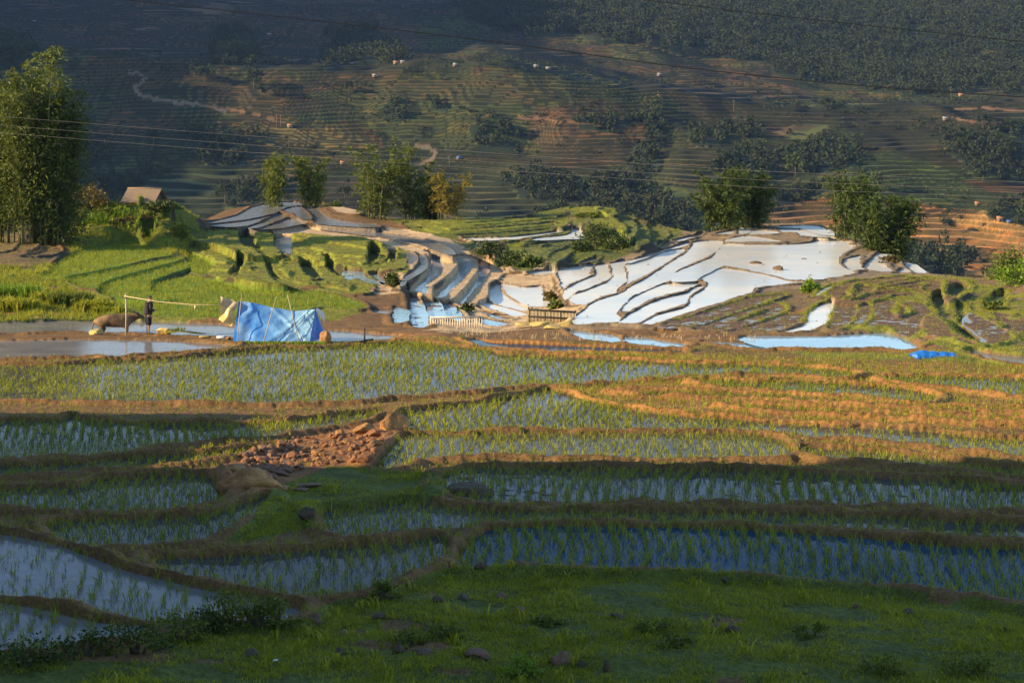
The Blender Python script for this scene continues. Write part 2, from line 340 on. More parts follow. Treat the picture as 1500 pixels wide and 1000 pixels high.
COVER = [  # land cover between the paddies, painted in order: colour, patchiness, outline
    (C_HILL, 0.0, "780,300 1940,300 1940,500 780,480"),
    (C_YG, 0.35, "230,330 600,345 600,395 540,430 545,470 150,470 60,410 100,360"),
    (C_TAN, 0.2, "480,325 700,345 860,400 860,470 690,488 580,480 540,440 560,400 600,400 600,360 480,345"),
    (C_SOIL, 0.1, "500,428 600,430 640,480 540,492 470,480 530,455"),
    ((0.11, 0.125, 0.03), 0.3, "560,315 800,290 1000,325 1000,345 900,380 830,392 700,380 660,350 600,332"),
    (C_BROWN, 0.2, "940,478 1040,452 1100,430 1200,416 1300,404 1380,402 1940,415 1940,505 1340,500 1300,486 1090,490"),
    (C_YG, 0.5, "1190,440 1300,404 1420,408 1500,430 1940,430 1940,530 1400,512 1340,498 1300,486 1210,480"),
    (C_ORANGE, 0.2, "1130,455 1180,452 1186,470 1150,474"),
    (C_SOIL, 0.0, "470,478 700,492 1000,516 1100,522 1940,560 1940,545 1500,535 1340,522 1130,520 900,504 820,490 640,486"),
    (C_ORANGE, 0.15, "480,484 640,490 830,500 1000,520 1500,535 1940,545 1940,560 1500,552 1140,540 860,522 650,500 500,490"),
    (C_ORANGE, 0.12, "790,562 1000,546 1300,545 1940,548 1940,645 1400,624 1140,616 1000,606 880,590 840,578"),  # sunlit orange of the right bunds put into their soil colour
    (C_YG, 0.2, "1150,515 1340,517 1400,512 1500,540 1400,530 1200,524"),
    (C_YG, 0.2, "1480,505 1940,520 1940,545 1500,522 1450,512"),
    (C_DKG, 0.3, "-440,385 70,385 110,425 160,440 180,458 200,470 -440,472"),
    (C_GRASS, 0.4, "60,345 100,285 270,285 300,340 250,375 100,372"),
    (C_DKG, 0.2, "236,325 300,335 330,372 280,382 245,360"),
    (C_ORANGE, 0.0, "66,338 82,330 92,350 104,368 96,372 84,362 76,346"),
    (C_BROWN, 0.1, "-440,350 60,336 70,338 84,366 90,376 60,388 -440,390"),
    (C_GRASS, 0.2, "395,720 430,690 480,676 560,686 640,690 652,722 600,737 470,744 455,772 380,792 325,794 370,762"),
    ((0.27, 0.125, 0.048), 0.1, "296,692 400,650 520,620 590,610 596,632 545,676 480,682 400,716 345,726"),
    (C_GRASS, 0.25, "-440,962 0,958 150,940 320,915 450,903 480,880 560,868 640,832 680,829 800,826 1020,833 1260,851 1500,883 1940,918 1940,1300 -440,1300"),
    (C_SOIL, 0.75, "-440,930 300,935 500,945 520,960 300,970 -440,960"),
]
def parse(s): return [tuple(map(float, p.split(','))) for p in s.split()]
def curve(pts, n=4):
    """Closed Catmull-Rom through the sightings."""
    p = np.array(pts); out = []
    a = np.roll(p, 1, 0); b = p; c = np.roll(p, -1, 0); d = np.roll(p, -2, 0)
    for k in range(n):
        t = k/n
        out.append(0.5*((2*b)+(-a+c)*t*0.8+(2*a-5*b+4*c-d)*t*t*0.8+(-a+3*b-3*c+d)*t**3*0.8+(0.2*((c-b)*2*(3*t*t-2*t**3)))))
    # blend keeps corners from overshooting: linear part
    res = np.stack(out, 1).reshape(-1, 2)
    lin = np.stack([b+(c-b)*(k/n) for k in range(n)], 1).reshape(-1, 2)
    cr = np.stack([0.5*((2*b)+(-a+c)*t+(2*a-5*b+4*c-d)*t*t+(-a+3*b-3*c+d)*t**3) for t in [k/n for k in range(n)]], 1).reshape(-1, 2)
    return cr*0.7+lin*0.3

US = np.arange(-420, 1922, 2.0); NC = len(US)
ds = [17.0]
while ds[-1] < 262:
    D = ds[-1]
    step = D*D/(6.2*F)*1.25 if D < 62 else (0.17 if D < 172 else 0.17+(D-172)*0.05)
    ds.append(D+min(step, 0.095 if D < 77 else 0.17) if D < 172 else D+step)
DS = np.array(ds); NR = len(DS)
GX = (US[None, :]-750)/F*DS[:, None]; GY = np.repeat(DS[:, None], NC, 1)
Z = np.full((NR, NC), np.nan); K = np.full((NR, NC), -1, dtype=np.int32)

def fill_rows(poly):
    """Grid cells inside polygon (world XY): yields row, c0, c1."""
    x = poly[:, 0]; y = poly[:, 1]; x2 = np.roll(x, -1); y2 = np.roll(y, -1)
    r0 = np.searchsorted(DS, y.min()); r1 = np.searchsorted(DS, y.max())
    for r in range(r0, min(r1, NR)):
        D = DS[r]; m = (y <= D) != (y2 <= D)
        if not m.any(): continue
        xs = np.sort(x[m]+(D-y[m])/(y2[m]-y[m])*(x2[m]-x[m]))
        cs = np.clip(np.ceil((xs*F/D+750-US[0])/2.0), 0, NC).astype(int)
        for i in range(0, len(cs)-1, 2):
            if cs[i+1] > cs[i]: yield r, cs[i], cs[i+1]
FL = []
for ln in FIELDS.strip().split('\n'):
    zz, k, rest = ln.split(' ', 2); zz = float(zz)
    uv = curve(parse(rest)); D = -zz*F/(uv[:, 1]-YH)
    xy = np.stack([(uv[:, 0]-750)/F*D, D], 1)
    jit = 0.05 if D.mean() < 75 else 0.09
    if k in 'wulq' and D.mean() < 76:
        e = np.roll(xy, -1, 0)-np.roll(xy, 1, 0); A2 = np.sum(xy[:, 0]*np.roll(xy[:, 1], -1)-np.roll(xy[:, 0], -1)*xy[:, 1])
        ny = -e[:, 0]*np.sign(A2)/(np.hypot(e[:, 0], e[:, 1])+1e-9); xy[:, 1] += np.where(ny < 0, 1.0*ny, 0.2*ny)*np.clip(D/45, .6, 1.3)
    if D.mean() > 76 and k in 'tydgTb':
        e = np.roll(xy, -1, 0)-np.roll(xy, 1, 0); sg = np.sign(np.sum(xy[:, 0]*np.roll(xy[:, 1], -1)-np.roll(xy[:, 0], -1)*xy[:, 1]))
        xy = xy+np.stack([e[:, 1], -e[:, 0]], 1)*sg/(np.hypot(e[:, 0], e[:, 1])[:, None]+1e-9)*(0.30 if k == 't' else 0.12)
    xy = xy+(np.stack([fbm(xy[:, 0]*1.1, xy[:, 1]*1.1, 3, 2), fbm(xy[:, 0]*1.1, xy[:, 1]*1.1, 9, 2)], 1)-0.5)*2*jit
    i = len(FL); FL.append((zz, k, xy))
    for r, a, b in fill_rows(xy):
        if k in 'LH': K[r, a:b] = i; Z[r, a:b] = zz
        else:
            s = Z[r, a:b]; m = np.isnan(s) | (s < zz)
            s[m] = zz; K[r, a:b][m] = i
known = ~np.isnan(Z)
field = known.copy()
cu = np.array([c[0] for c in CREST]); cz = np.interp(US, cu, [c[2] for c in CREST]); cv = np.interp(US, cu, [c[1] for c in CREST])
cz += (fbm(US*0.035, US*0, 4, 2)-0.5)*0.12
cD = -cz*F/(cv-YH)
GD = GY-cD[None, :]
m = (np.abs(GD) < 0.35) & ~known; Z[m] = np.broadcast_to(cz[None, :], Z.shape)[m]; known |= m
m = (GD > 5) & ~known; Z[m] = (cz[None, :]-0.55*(GD-3))[m]; known |= m
for (u, v, z, rad) in KNOTS:
    x, y, _ = P3(u, v, z); m = ((GX-x)**2+(GY-y)**2 < rad*rad) & ~field; Z[m] = z; known |= m
nb = GRASS_EDGE+(fbm(GX*0.5, GY*0.5, 2)-0.5)*0.25
m = (GY < 22.5) & ~known; Z[m] = nb[m]; known |= m
# ramps between known levels: along each line of sight first, then relaxed
for c in range(NC):
    kk = known[:, c]; Z[:, c] = np.interp(DS, DS[kk], Z[kk, c])
un = ~known
for it in range(170):
    A = (np.roll(Z, 1, 0)+np.roll(Z, -1, 0)+np.roll(Z, 1, 1)+np.roll(Z, -1, 1))*0.25
    Z[un] = A[un]
# distance from the nearest paddy edge (m), outside and inside
def chamfer(mask, n=18):
    d = np.where(mask, 0.0, 9.0)
    sx = (DS*2.0/F)[:, None]; sy = np.gradient(DS)[:, None]; sd = np.sqrt(sx*sx+sy*sy)
    for _ in range(n):
        d[:, 1:] = np.minimum(d[:, 1:], d[:, :-1]+sx); d[:, :-1] = np.minimum(d[:, :-1], d[:, 1:]+sx)
        d[1:] = np.minimum(d[1:], d[:-1]+sy[1:]); d[:-1] = np.minimum(d[:-1], d[1:]+sy[:-1])
        d[1:, 1:] = np.minimum(d[1:, 1:], d[:-1, :-1]+sd[1:]); d[:-1, :-1] = np.minimum(d[:-1, :-1], d[1:, 1:]+sd[:-1])
        d[1:, :-1] = np.minimum(d[1:, :-1], d[:-1, 1:]+sd[1:]); d[:-1, 1:] = np.minimum(d[:-1, 1:], d[1:, :-1]+sd[:-1])
    return d
dout = chamfer(field); 
KZ = np.array([{'w': 0, 'q': 5, 'P': 6, 'u': 0, 'l': 1, 'L': 1, 'm': 2, 'k': 1, 'p': 3, 'g': 4, 'y': 4, 'd': 4, 'b': 4, 't': 4, 'H': 4}[f[1]] for f in FL]+[9])
kt = KZ[K]
near = GY < 76
hb = np.where(near, 0.15, 0.09)
n1 = fbm(GX*1.7, GY*1.7, 1, 3)-0.5; n2 = fbm(GX*7, GY*7, 5, 3)-0.5
w1 = 0.08+0.0*GX
prof = sstep(0.0, np.where(GY > 45, 0.16, 0.11), dout)*(1-sstep(0.25, 0.55, dout))
Z = Z+np.where(field, 0, hb*prof*(1+0.9*n1)+(np.where(near, 0.05, 0.06)*n1+np.where(near, 0.045, 0.035)*n2+np.where(near, 0.03, 0.0)*(fbm(GX*17, GY*17, 6, 2)-.5))*sstep(0.0, 0.3, dout))
Z = Z+np.where(kt <= 1, -0.06+0.05*n1, 0)+np.where(kt == 2, -0.05+0.12*(fbm(GX*3.1, GY*3.1, 44, 3) > 0.86)*(n1 > -0.05), 0)+np.where(kt == 3, 0.016+0.10*n1+0.05*n2, 0)+np.where(kt == 6, -0.02+0.09*n1+0.05*n2, 0)+np.where(kt == 5, -0.030+0.10*n1+0.05*n2, 0)+np.where(kt == 4, 0.05*n1+0.05*n2, 0)
PUa = np.repeat(US[None, :], NR, 0); din = chamfer(~field, 34); fk = np.array([f[1] for f in FL]+['-'])[K]; far_ = GY > 86
stepm = np.isin(fk, ['y', 'd']) & far_; dw = din+0.5*(fbm(GX*0.5, GY*0.5, 77, 2)-.5)
Z = Z+np.where(stepm, 0.15*sstep(0.95, 1.1, dw)+0.15*sstep(2.1, 2.25, dw), 0)-np.where(stepm, 0.05*np.exp(-((dw-1.25)/0.15)**2), 0)
stepb = np.isin(fk, ['b', 'p']) & far_
Z = Z+np.where(stepb, 0.13*np.exp(-((dw-1.1)/0.13)**2)+0.11*np.exp(-((dw-2.3)/0.13)**2), 0)
rim = (stepb & ((np.abs(dw-1.1) < 0.17) | (np.abs(dw-2.3) < 0.17))) | ((~field) & far_ & (dout < 0.28) & (PUa > 930))
PU = np.repeat(US[None, :], NR, 0); PV = YH-Z/GY*F
# land cover
C = np.empty((NR, NC, 3)); C[:] = C_SOIL
def inside(poly, px, py):
    p = np.array(poly); r = np.zeros(px.shape, bool); j = len(p)-1
    for i in range(len(p)):
        (x1, y1), (x2, y2) = p[i], p[j]; j = i
        if y1 == y2: continue
        r ^= ((y1 > py) != (y2 > py)) & (px < (x2-x1)*(py-y1)/(y2-y1)+x1)
    return r
pn = fbm(GX*0.8, GY*0.8, 21, 3)
wu = PU+(fbm(GX*0.9, GY*0.9, 31)-.5)*14; wv = PV+(fbm(GX*0.9, GY*0.9, 41)-.5)*8
for colr, patch, poly in COVER:
    m = inside(parse(poly), wu, wv) & (pn > 0.15+patch*0.5); C[m] = colr
for i, (zz, k, xy) in enumerate(FL):
    pass
KC = np.array([KCOL[f[1]] for f in FL]+[(0, 0, 0)])
C[field] = KC[K][field]
def near_c(c): return np.abs(C-np.array(c)).sum(2) < 1e-6
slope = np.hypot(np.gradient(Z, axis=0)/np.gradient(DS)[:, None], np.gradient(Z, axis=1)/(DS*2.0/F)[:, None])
st = (sstep(0.28, 0.6, slope)*(GY > 88)*(~near_c(C_GRASS))*(~near_c(C_DKG))*(~field))[..., None]      # steep terrace faces: bare mud, with their shade put into the darker colour
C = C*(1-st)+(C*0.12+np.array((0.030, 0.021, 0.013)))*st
rimc = rim & (fbm(GX*0.9, GY*0.9, 88, 3) > 0.36) & (PV > 395) & (PV < 512) & inside(parse("940,478 1040,452 1100,430 1200,412 1300,402 1380,400 1660,410 1660,512 1340,502 1090,494"), PU, PV)
C[rimc] = C_YG
# weedy, half-dry patches in the growing terraces
tn = fbm(GX*2.2, GY*2.2, 61, 3)
gm = np.isin(np.array([f[1] for f in FL]+['-'])[K], ['y', 'b', 'd'])
C[gm & (tn > 0.57)] *= np.array((0.75, 0.62, 0.8))
idx = np.arange(NR*NC).reshape(NR, NC)
Q = np.stack([idx[:-1, :-1].ravel(), idx[:-1, 1:].ravel(), idx[1:, 1:].ravel(), idx[1:, :-1].ravel()], 1)
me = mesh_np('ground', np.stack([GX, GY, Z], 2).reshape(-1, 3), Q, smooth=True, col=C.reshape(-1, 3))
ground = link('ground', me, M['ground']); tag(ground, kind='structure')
def gz(x, y):
    """Height of the finished ground at world x, y (bilinear)."""
    x = np.asarray(x, float); y = np.asarray(y, float)
    r = np.clip(np.searchsorted(DS, y)-1, 0, NR-2); fr = np.clip((y-DS[r])/(DS[r+1]-DS[r]), 0, 1)
    cc = np.clip((x*F/y+750-US[0])/2.0, 0, NC-1.001); c = cc.astype(int); fc = cc-c
    return (Z[r, c]*(1-fc)+Z[r, c+1]*fc)*(1-fr)+(Z[r+1, c]*(1-fc)+Z[r+1, c+1]*fc)*fr
def gcell(x, y):
    r = np.clip(np.searchsorted(DS, y)-1, 0, NR-2); c = np.clip(np.round((x*F/y+750-US[0])/2.0), 0, NC-1).astype(int)
    return r, c
def hit(u, v):
    """Ground point seen at survey sighting u, v: the first ground the sight line meets."""
    c = int(round((u-US[0])/2.0)); c = min(max(c, 0), NC-1)
    zl = -DS*(v-YH)/F; h = np.nonzero(Z[:, c] >= zl)[0]
    h = h[h > 0]
    r = h[0] if len(h) else np.argmin(np.abs(PV[:, c]-v))
    D = DS[r]; return Vector(((u-750)/F*D, D, Z[r, c]))
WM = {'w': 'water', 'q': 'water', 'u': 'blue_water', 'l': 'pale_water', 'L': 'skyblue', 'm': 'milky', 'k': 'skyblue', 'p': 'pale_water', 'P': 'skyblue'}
for zz, k, xy in FL:
    if k not in WM: continue
    a = np.roll(xy, 1, 0); b = np.roll(xy, -1, 0); t = b-a; n = np.stack([t[:, 1], -t[:, 0]], 1); n /= np.linalg.norm(n, axis=1)[:, None]+1e-9
    area = 0.5*np.sum(xy[:, 0]*np.roll(xy[:, 1], -1)-np.roll(xy[:, 0], -1)*xy[:, 1])
    q = xy+n*(0.06 if area > 0 else -0.06)
    bm = bmesh.new(); vs = [bm.verts.new((x, y, zz)) for x, y in q]; f = bm.faces.new(vs)
    bmesh.ops.triangulate(bm, faces=[f]); bm.normal_update()
    if sum(ff.normal.z for ff in bm.faces) < 0: bmesh.ops.reverse_faces(bm, faces=bm.faces)
    me = bpy.data.meshes.new('pond_water'); bm.to_mesh(me); bm.free()
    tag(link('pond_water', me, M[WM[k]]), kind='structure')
# ------------------------------------------------------------------ far mountain, ridges
MU = np.arange(-220, 1722, 2.2); 
mrow = np.concatenate([np.arange(225, 420, 6.0), np.arange(420, 560, 1.5), np.arange(560, 900, 0.8), np.arange(900, 1400, 1.6), np.arange(1400, 2300, 12.0)])
mx = (MU[None, :]-750)/F*mrow[:, None]; my = np.repeat(mrow[:, None], len(MU), 1)
# row of the front slope's brow and depth of that brow along the view
rv = np.interp(MU, [-220, 0, 250, 500, 700, 900, 1100, 1200, 1330, 1500, 1722], [60, 75, 90, 95, 92, 108, 140, 150, 152, 146, 140])
tF = [225, 330, 430, 560, 640, 720, 800, 860]
vF = [760, 600, 500, 425, 360, 285, 200, 0]
base = np.empty_like(mx)
for j in range(len(MU)):
    r = rv[j]; zr = -860*(r-YH)/F
    vv = [760, 600, 505, 430, 362, 287, 200 if r < 180 else r+20, r]
    zz = [-D*(v-YH)/F for D, v in zip(tF, vv)]
    top = 1400*(YH+22)/F
    base[:, j] = np.interp(mrow, tF+[900, 960, 1060, 1200, 1400, 1500, 2300], zz+[zr+2, zr+3, zr+16, 0.45*(zr+16)+0.55*top, top, top+1, top-160])
kb = np.ones(9)/9
pad = np.pad(base, ((4, 4), (0, 0)), mode='edge'); base = sum(pad[i:i+len(mrow)] for i in range(9))/9
amp = np.interp(my, [225, 420, 620, 1250, 1400, 2300], [0.5, 3, 7, 9, 1.5, 1.5])
mz = base+(fbm(mx*0.010+3, my*0.007, 14, 4)-0.5)*2*amp+(fbm(mx*0.035, my*0.02, 15, 3)-0.5)*amp*0.7
top_lim = my*(YH+26)/F
pu = np.repeat(MU[None, :], len(mrow), 0)
def mproj(z): return YH-z/my*F
pv = mproj(mz)
wu = pu+(fbm(mx*0.05, my*0.05, 71, 3)-.5)*50; wv = pv+(fbm(mx*0.05, my*0.05, 72, 3)-.5)*26
FOREST = [("640,-60 1720,-60 1720,150 1500,136 1420,130 1330,143 1200,124 1110,98 1000,74 900,62 800,50 690,40", 1),
          ("560,150 640,138 700,168 772,190 760,226 690,222 600,200 556,176", 2), ("952,140 978,145 972,200 978,240 920,282 926,240 950,200", 2),
          ("736,262 800,238 860,248 910,262 975,290 1015,300 1030,345 900,340 740,330 690,300", 2), ("60,170 160,185 230,225 240,260 190,285 90,310 60,260", 2),
          ("285,196 380,188 424,228 400,252 300,240", 2), ("1040,235 1150,198 1250,206 1262,262 1180,300 1050,285", 2), ("1335,350 1400,356 1432,392 1400,412 1335,396", 2),
          ("1430,292 1472,280 1520,300 1520,335 1466,322", 2), ("330,270 400,262 390,300 340,300", 2), ("840,170 960,172 900,196 850,190", 2),
          ("1000,165 1080,160 1110,200 1030,220", 2), ("470,45 560,40 600,90 480,95", 2), ("1380,200 1500,180 1500,260 1400,250", 2), ("-60,40 40,60 60,130 -60,150", 2), ("320,40 380,50 370,100 320,95", 2)]
MC = np.empty(mx.shape+(3,)); 
gn = fbm(mx*0.02, my*0.02, 81, 4)
MC[:] = (0.115, 0.085, 0.045)
MC[gn > 0.5] = (0.10, 0.11, 0.04)
MC[gn > 0.6] = (0.095, 0.115, 0.038)
PAINT = [((0.145, 0.095, 0.05), "780,150 950,135 955,205 905,245 830,238 775,205"), ((0.13, 0.095, 0.05), "980,90 1170,110 1180,140 1000,140"), ((0.18, 0.095, 0.04), "488,182 548,190 556,215 500,218"),
         ((0.11, 0.105, 0.045), "520,120 700,105 830,130 760,150 640,140 540,160"), ((0.13, 0.14, 0.05), "780,105 900,120 980,160 900,150 800,130"), ((0.13, 0.09, 0.06), "0,-60 620,-60 620,85 0,80"),
         ((0.115, 0.085, 0.045), "1060,70 1140,62 1180,90 1100,90"), ((0.13, 0.15, 0.05), "1130,60 1330,60 1340,85 1180,90"), ((0.095, 0.12, 0.05), "100,300 240,240 340,290 330,330 150,330"),
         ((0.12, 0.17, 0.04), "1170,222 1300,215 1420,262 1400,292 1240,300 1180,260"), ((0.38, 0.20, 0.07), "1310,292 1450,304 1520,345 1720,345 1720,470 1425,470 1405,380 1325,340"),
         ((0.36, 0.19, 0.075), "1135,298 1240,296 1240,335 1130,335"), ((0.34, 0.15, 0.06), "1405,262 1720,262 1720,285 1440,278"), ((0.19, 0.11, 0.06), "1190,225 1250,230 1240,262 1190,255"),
         ((0.2, 0.16, 0.06), "320,170 520,190 540,240 400,250 330,220"), ((0.15, 0.13, 0.055), "980,210 1035,212 1030,275 980,270"), ((0.12, 0.12, 0.05), "560,225 760,230 740,300 560,300")]
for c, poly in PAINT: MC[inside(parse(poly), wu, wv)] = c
forest = np.zeros(mx.shape, bool)
fedge = fbm(mx*0.045, my*0.045, 73, 3)
for i, (poly, _) in enumerate(FOREST):
    forest |= inside(parse(poly), wu, wv) & ((fedge > 0.40) if i else (fedge > 0.22))
# hillside terraces: level treads and short risers
stp = np.where(my < 700, 1.15, 1.7)*(0.85+0.5*fbm(mx*0.012, my*0.012, 91, 2))
tt = (mz+5*fbm(mx*0.02, my*0.02, 92, 2))/1.5
fr = tt-np.floor(tt)
quant = (np.floor(tt)+sstep(0.66, 0.96, fr))*1.5-5*fbm(mx*0.02, my*0.02, 92, 2)
patchm = sstep(0.16, 0.26, fbm(mx*0.018, my*0.018, 93, 3))*(~forest)
mz = mz*(1-patchm)+quant*patchm
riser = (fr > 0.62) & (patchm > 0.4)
hsh = np.sin(np.floor(tt)*12.9898+np.floor(fbm(mx*0.03, my*0.03, 94, 2)*14)*78.233)*43758.5453; hsh -= np.floor(hsh)
MC *= (0.75+0.55*hsh)[..., None]
MC[(hsh > 0.8) & (patchm > .4)] *= np.array((1.25, 0.95, 0.8))
MC *= np.array((1.06, 1.0, 0.82))
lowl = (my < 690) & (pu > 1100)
MC[lowl] *= 1.35  # strong sunlight on the low right slope put into its colour
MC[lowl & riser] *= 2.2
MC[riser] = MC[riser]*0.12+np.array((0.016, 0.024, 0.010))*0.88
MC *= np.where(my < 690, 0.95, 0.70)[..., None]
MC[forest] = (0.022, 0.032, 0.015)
pv = mproj(mz)
# dirt roads cut into the slope
ROADS = [[(190,104),(204,108),(214,116),(206,122),(197,128),(204,137),(228,145),(262,150),(300,154),(330,163)], [(610,212),(628,215),(638,222),(634,232),(618,239),(600,244)],
         [(1400,160),(1440,158),(1500,162)], [(1395,172),(1425,178),(1470,180)], [(700,168),(780,172),(900,186)], [(300,154),(360,164),(420,180)]]
def seg_d(px, py, pts):
    d = np.full(px.shape, 1e9)
    for (x1, y1), (x2, y2) in zip(pts[:-1], pts[1:]):
        vx, vy = x2-x1, y2-y1; t = np.clip(((px-x1)*vx+(py-y1)*vy)/(vx*vx+vy*vy), 0, 1)
        d = np.minimum(d, np.hypot(px-x1-t*vx, (py-y1-t*vy)*1.0))
    return d
for i, rd in enumerate(ROADS):
    us = [p[0] for p in rd]; vs = [p[1] for p in rd]
    cs = (MU > min(us)-8) & (MU < max(us)+8)
    sub = seg_d(pu[:, cs], pv[:, cs], rd) < (2.6 if i < 2 else 1.3)
    t = MC[:, cs]; t[sub] = (0.19, 0.135, 0.09) if i < 2 else (0.20, 0.11, 0.055); MC[:, cs] = t
ii = np.arange(mx.size).reshape(mx.shape)
MQ = np.stack([ii[:-1, :-1].ravel(), ii[:-1, 1:].ravel(), ii[1:, 1:].ravel(), ii[1:, :-1].ravel()], 1)
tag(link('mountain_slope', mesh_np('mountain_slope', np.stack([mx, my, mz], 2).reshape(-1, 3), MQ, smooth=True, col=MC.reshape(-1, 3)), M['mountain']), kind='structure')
def mhit(u, v):
    c = int(np.clip(round((u-MU[0])/2.2), 0, len(MU)-1)); zl = -mrow*(v-YH)/F
    h = np.nonzero((mz[:, c] >= zl) & (mrow > 300))[0]
    r = h[0] if len(h) else len(mrow)-1
    return Vector(((u-750)/F*mrow[r], mrow[r], mz[r, c]))
# unseen ridge and hill, added and shaped to shade the mountain and foreground
def ridge(name, xs, ys, hfun, colr):
    X, Y = np.meshgrid(xs, ys); Zr = hfun(X, Y)
    i2 = np.arange(X.size).reshape(X.shape)
    q = np.stack([i2[:-1, :-1].ravel(), i2[:-1, 1:].ravel(), i2[1:, 1:].ravel(), i2[1:, :-1].ravel()], 1)
    cc = np.empty(X.shape+(3,)); cc[:] = colr
    return tag(link(name, mesh_np(name, np.stack([X, Y, Zr], 2).reshape(-1, 3), q, smooth=True, col=cc.reshape(-1, 3)), M['mountain']), kind='structure')
def h_far(X, Y):
    crest = np.interp(Y, [150, 260, 330, 400, 470, 560, 700, 900, 1200, 1800], [-60, -40, 40, 135, 178, 200, 228, 335, 470, 470])
    crest = crest+(fbm(Y*0.020, Y*0, 5, 4)-0.5)*120
    return -60+(crest+60)*np.exp(-((X+700)/130.0)**2)+(fbm(X*0.02, Y*0.02, 6, 3)-.5)*10
ridge('shade_ridge', np.arange(-1050, -420, 12.0), np.arange(140, 1800, 12.0), h_far, (0.06, 0.08, 0.03))
def h_near(X, Y):
    s = Y-0.30*(X+5.0)                       # distance across the light
    edge = np.interp(s, [-200, 26, 33.0, 35.0, 36.5, 40, 52, 56, 120], [22, 22, 20, 15.0, 6.0, 1.0, 0.5, -6.0, -9])
    edge = edge+(fbm(X*0.35, Y*0.35, 8, 4)-0.5)*2.4
    m_ = sstep(-19, -27, X)*sstep(-75, -55, X)
    return -17+(edge+17)*m_
ridge('shade_hill_slope', np.arange(-90, -14, 0.8), np.arange(-60, 90, 0.8), h_near, (0.07, 0.09, 0.02))
# ------------------------------------------------------------------ plants of the ground: seedlings, grass, weeds
M['rice'] = mat_leaf('rice_blade', (0.11, 0.16, 0.012), (0.37, 0.37, 0.028), 0.5, 0.4)
M['weed'] = mat_leaf('terrace_weed', (0.13, 0.16, 0.015), (0.36, 0.33, 0.04), 0.25, 0.35)
M['grass'] = mat_leaf('meadow_grass', (0.15, 0.18, 0.010), (0.42, 0.40, 0.028), 0.9, 0.4)
M['stalk'] = mat_leaf('dry_stalk', (0.35, 0.24, 0.10), (0.62, 0.48, 0.26), 0.5, 0.2)
def tufts(pos, h, nb, lean=0.35, wid=0.007, seg=2, rng=RNG, spread=0.02):
    """Grass-like tufts: pos (n,3), h (n,) -> vertices and triangles."""
    n = len(pos); m = n*nb
    p = np.repeat(pos, nb, 0)+np.concatenate([rng.normal(0, spread, (m, 2)), np.zeros((m, 1))], 1); H = np.repeat(h, nb)*rng.uniform(0.6, 1.1, m)
    a = rng.uniform(0, 2*math.pi, m); L = rng.uniform(0.15, 1, m)*lean*H*1.2
    d = np.stack([np.cos(a), np.sin(a), 0*a], 1); s = np.stack([-np.sin(a), np.cos(a), 0*a], 1)
    b = rng.uniform(0, 2*math.pi, m); s = np.stack([np.cos(b), np.sin(b), 0*b], 1)
    W = (wid*rng.uniform(0.7, 1.3, m))[:, None]; up = np.array([0, 0, 1.0])
    v0 = p-s*W*0.6; v1 = p+s*W*0.6
    if seg == 1:
        t = p+d*L[:, None]+up*H[:, None]
        V = np.stack([v0, v1, t], 1).reshape(-1, 3); i = np.arange(m)[:, None]*3
        return V, np.concatenate([i, i+1, i+2], 1)
    q = p+d*(L*0.35)[:, None]+up*(H*0.62)[:, None]; v2 = q-s*W; v3 = q+s*W
    t = p+d*L[:, None]+up*(H*(1-0.25*np.clip(L/H, 0, 1)))[:, None]
    V = np.stack([v0, v1, v2, v3, t], 1).reshape(-1, 3); i = np.arange(m)[:, None]*5
    return V, np.concatenate([np.concatenate([i, i+1, i+3], 1), np.concatenate([i, i+3, i+2], 1), np.concatenate([i+2, i+3, i+4], 1)], 0)
# seedlings stand in rows across each flooded paddy
rice = []
for i, (zz, k, xy) in enumerate(FL):
    Dm = xy[:, 1].mean()
    if not (Dm < 76 and (k in 'wuq' or (k == 'l' and Dm < 40) or k == 'b')): continue
    if -8.45 < zz < -8.3 : continue
    x0, x1 = xy[:, 0].min(), xy[:, 0].max(); y0, y1 = xy[:, 1].min()-.1, xy[:, 1].max()+.1
    ang = RNG.uniform(-0.22, 0.22) if k != 'u' else 0.05
    sx = 0.225 if k != 'l' else 0.25; sy = (0.08 if k == 'u' else 0.088) if k != 'l' else 0.15
    gx, gy = np.meshgrid(np.arange(x0-8, x1+8, sx), np.arange(y0, y1, sy))
    gx = gx+(gy-y0)*math.tan(ang)+0.35*np.sin(gy*0.35+gx*0.12)+0.10*np.sin(gy*1.3+i)
    gx = gx.ravel()+RNG.normal(0, 0.035, gx.size); gy = gy.ravel()+RNG.normal(0, 0.035, gy.size)
    ok = (gy > 18) & (np.abs(gx)*F/gy < 1100); gx, gy = gx[ok], gy[ok]
    r, c = gcell(gx, gy); ok = (K[r, c] == i) & (RNG.random(len(gx)) > 0.06+0.5*sstep(0.55, 0.75, fbm(gx*0.45, gy*0.45, 17, 3))); gx, gy = gx[ok], gy[ok]
    zc = np.minimum(gz(gx, gy), zz)
    rice.append(np.stack([gx, gy, zc, np.full(len(gx), 1.0 if k != 'b' else 0.8)], 1))
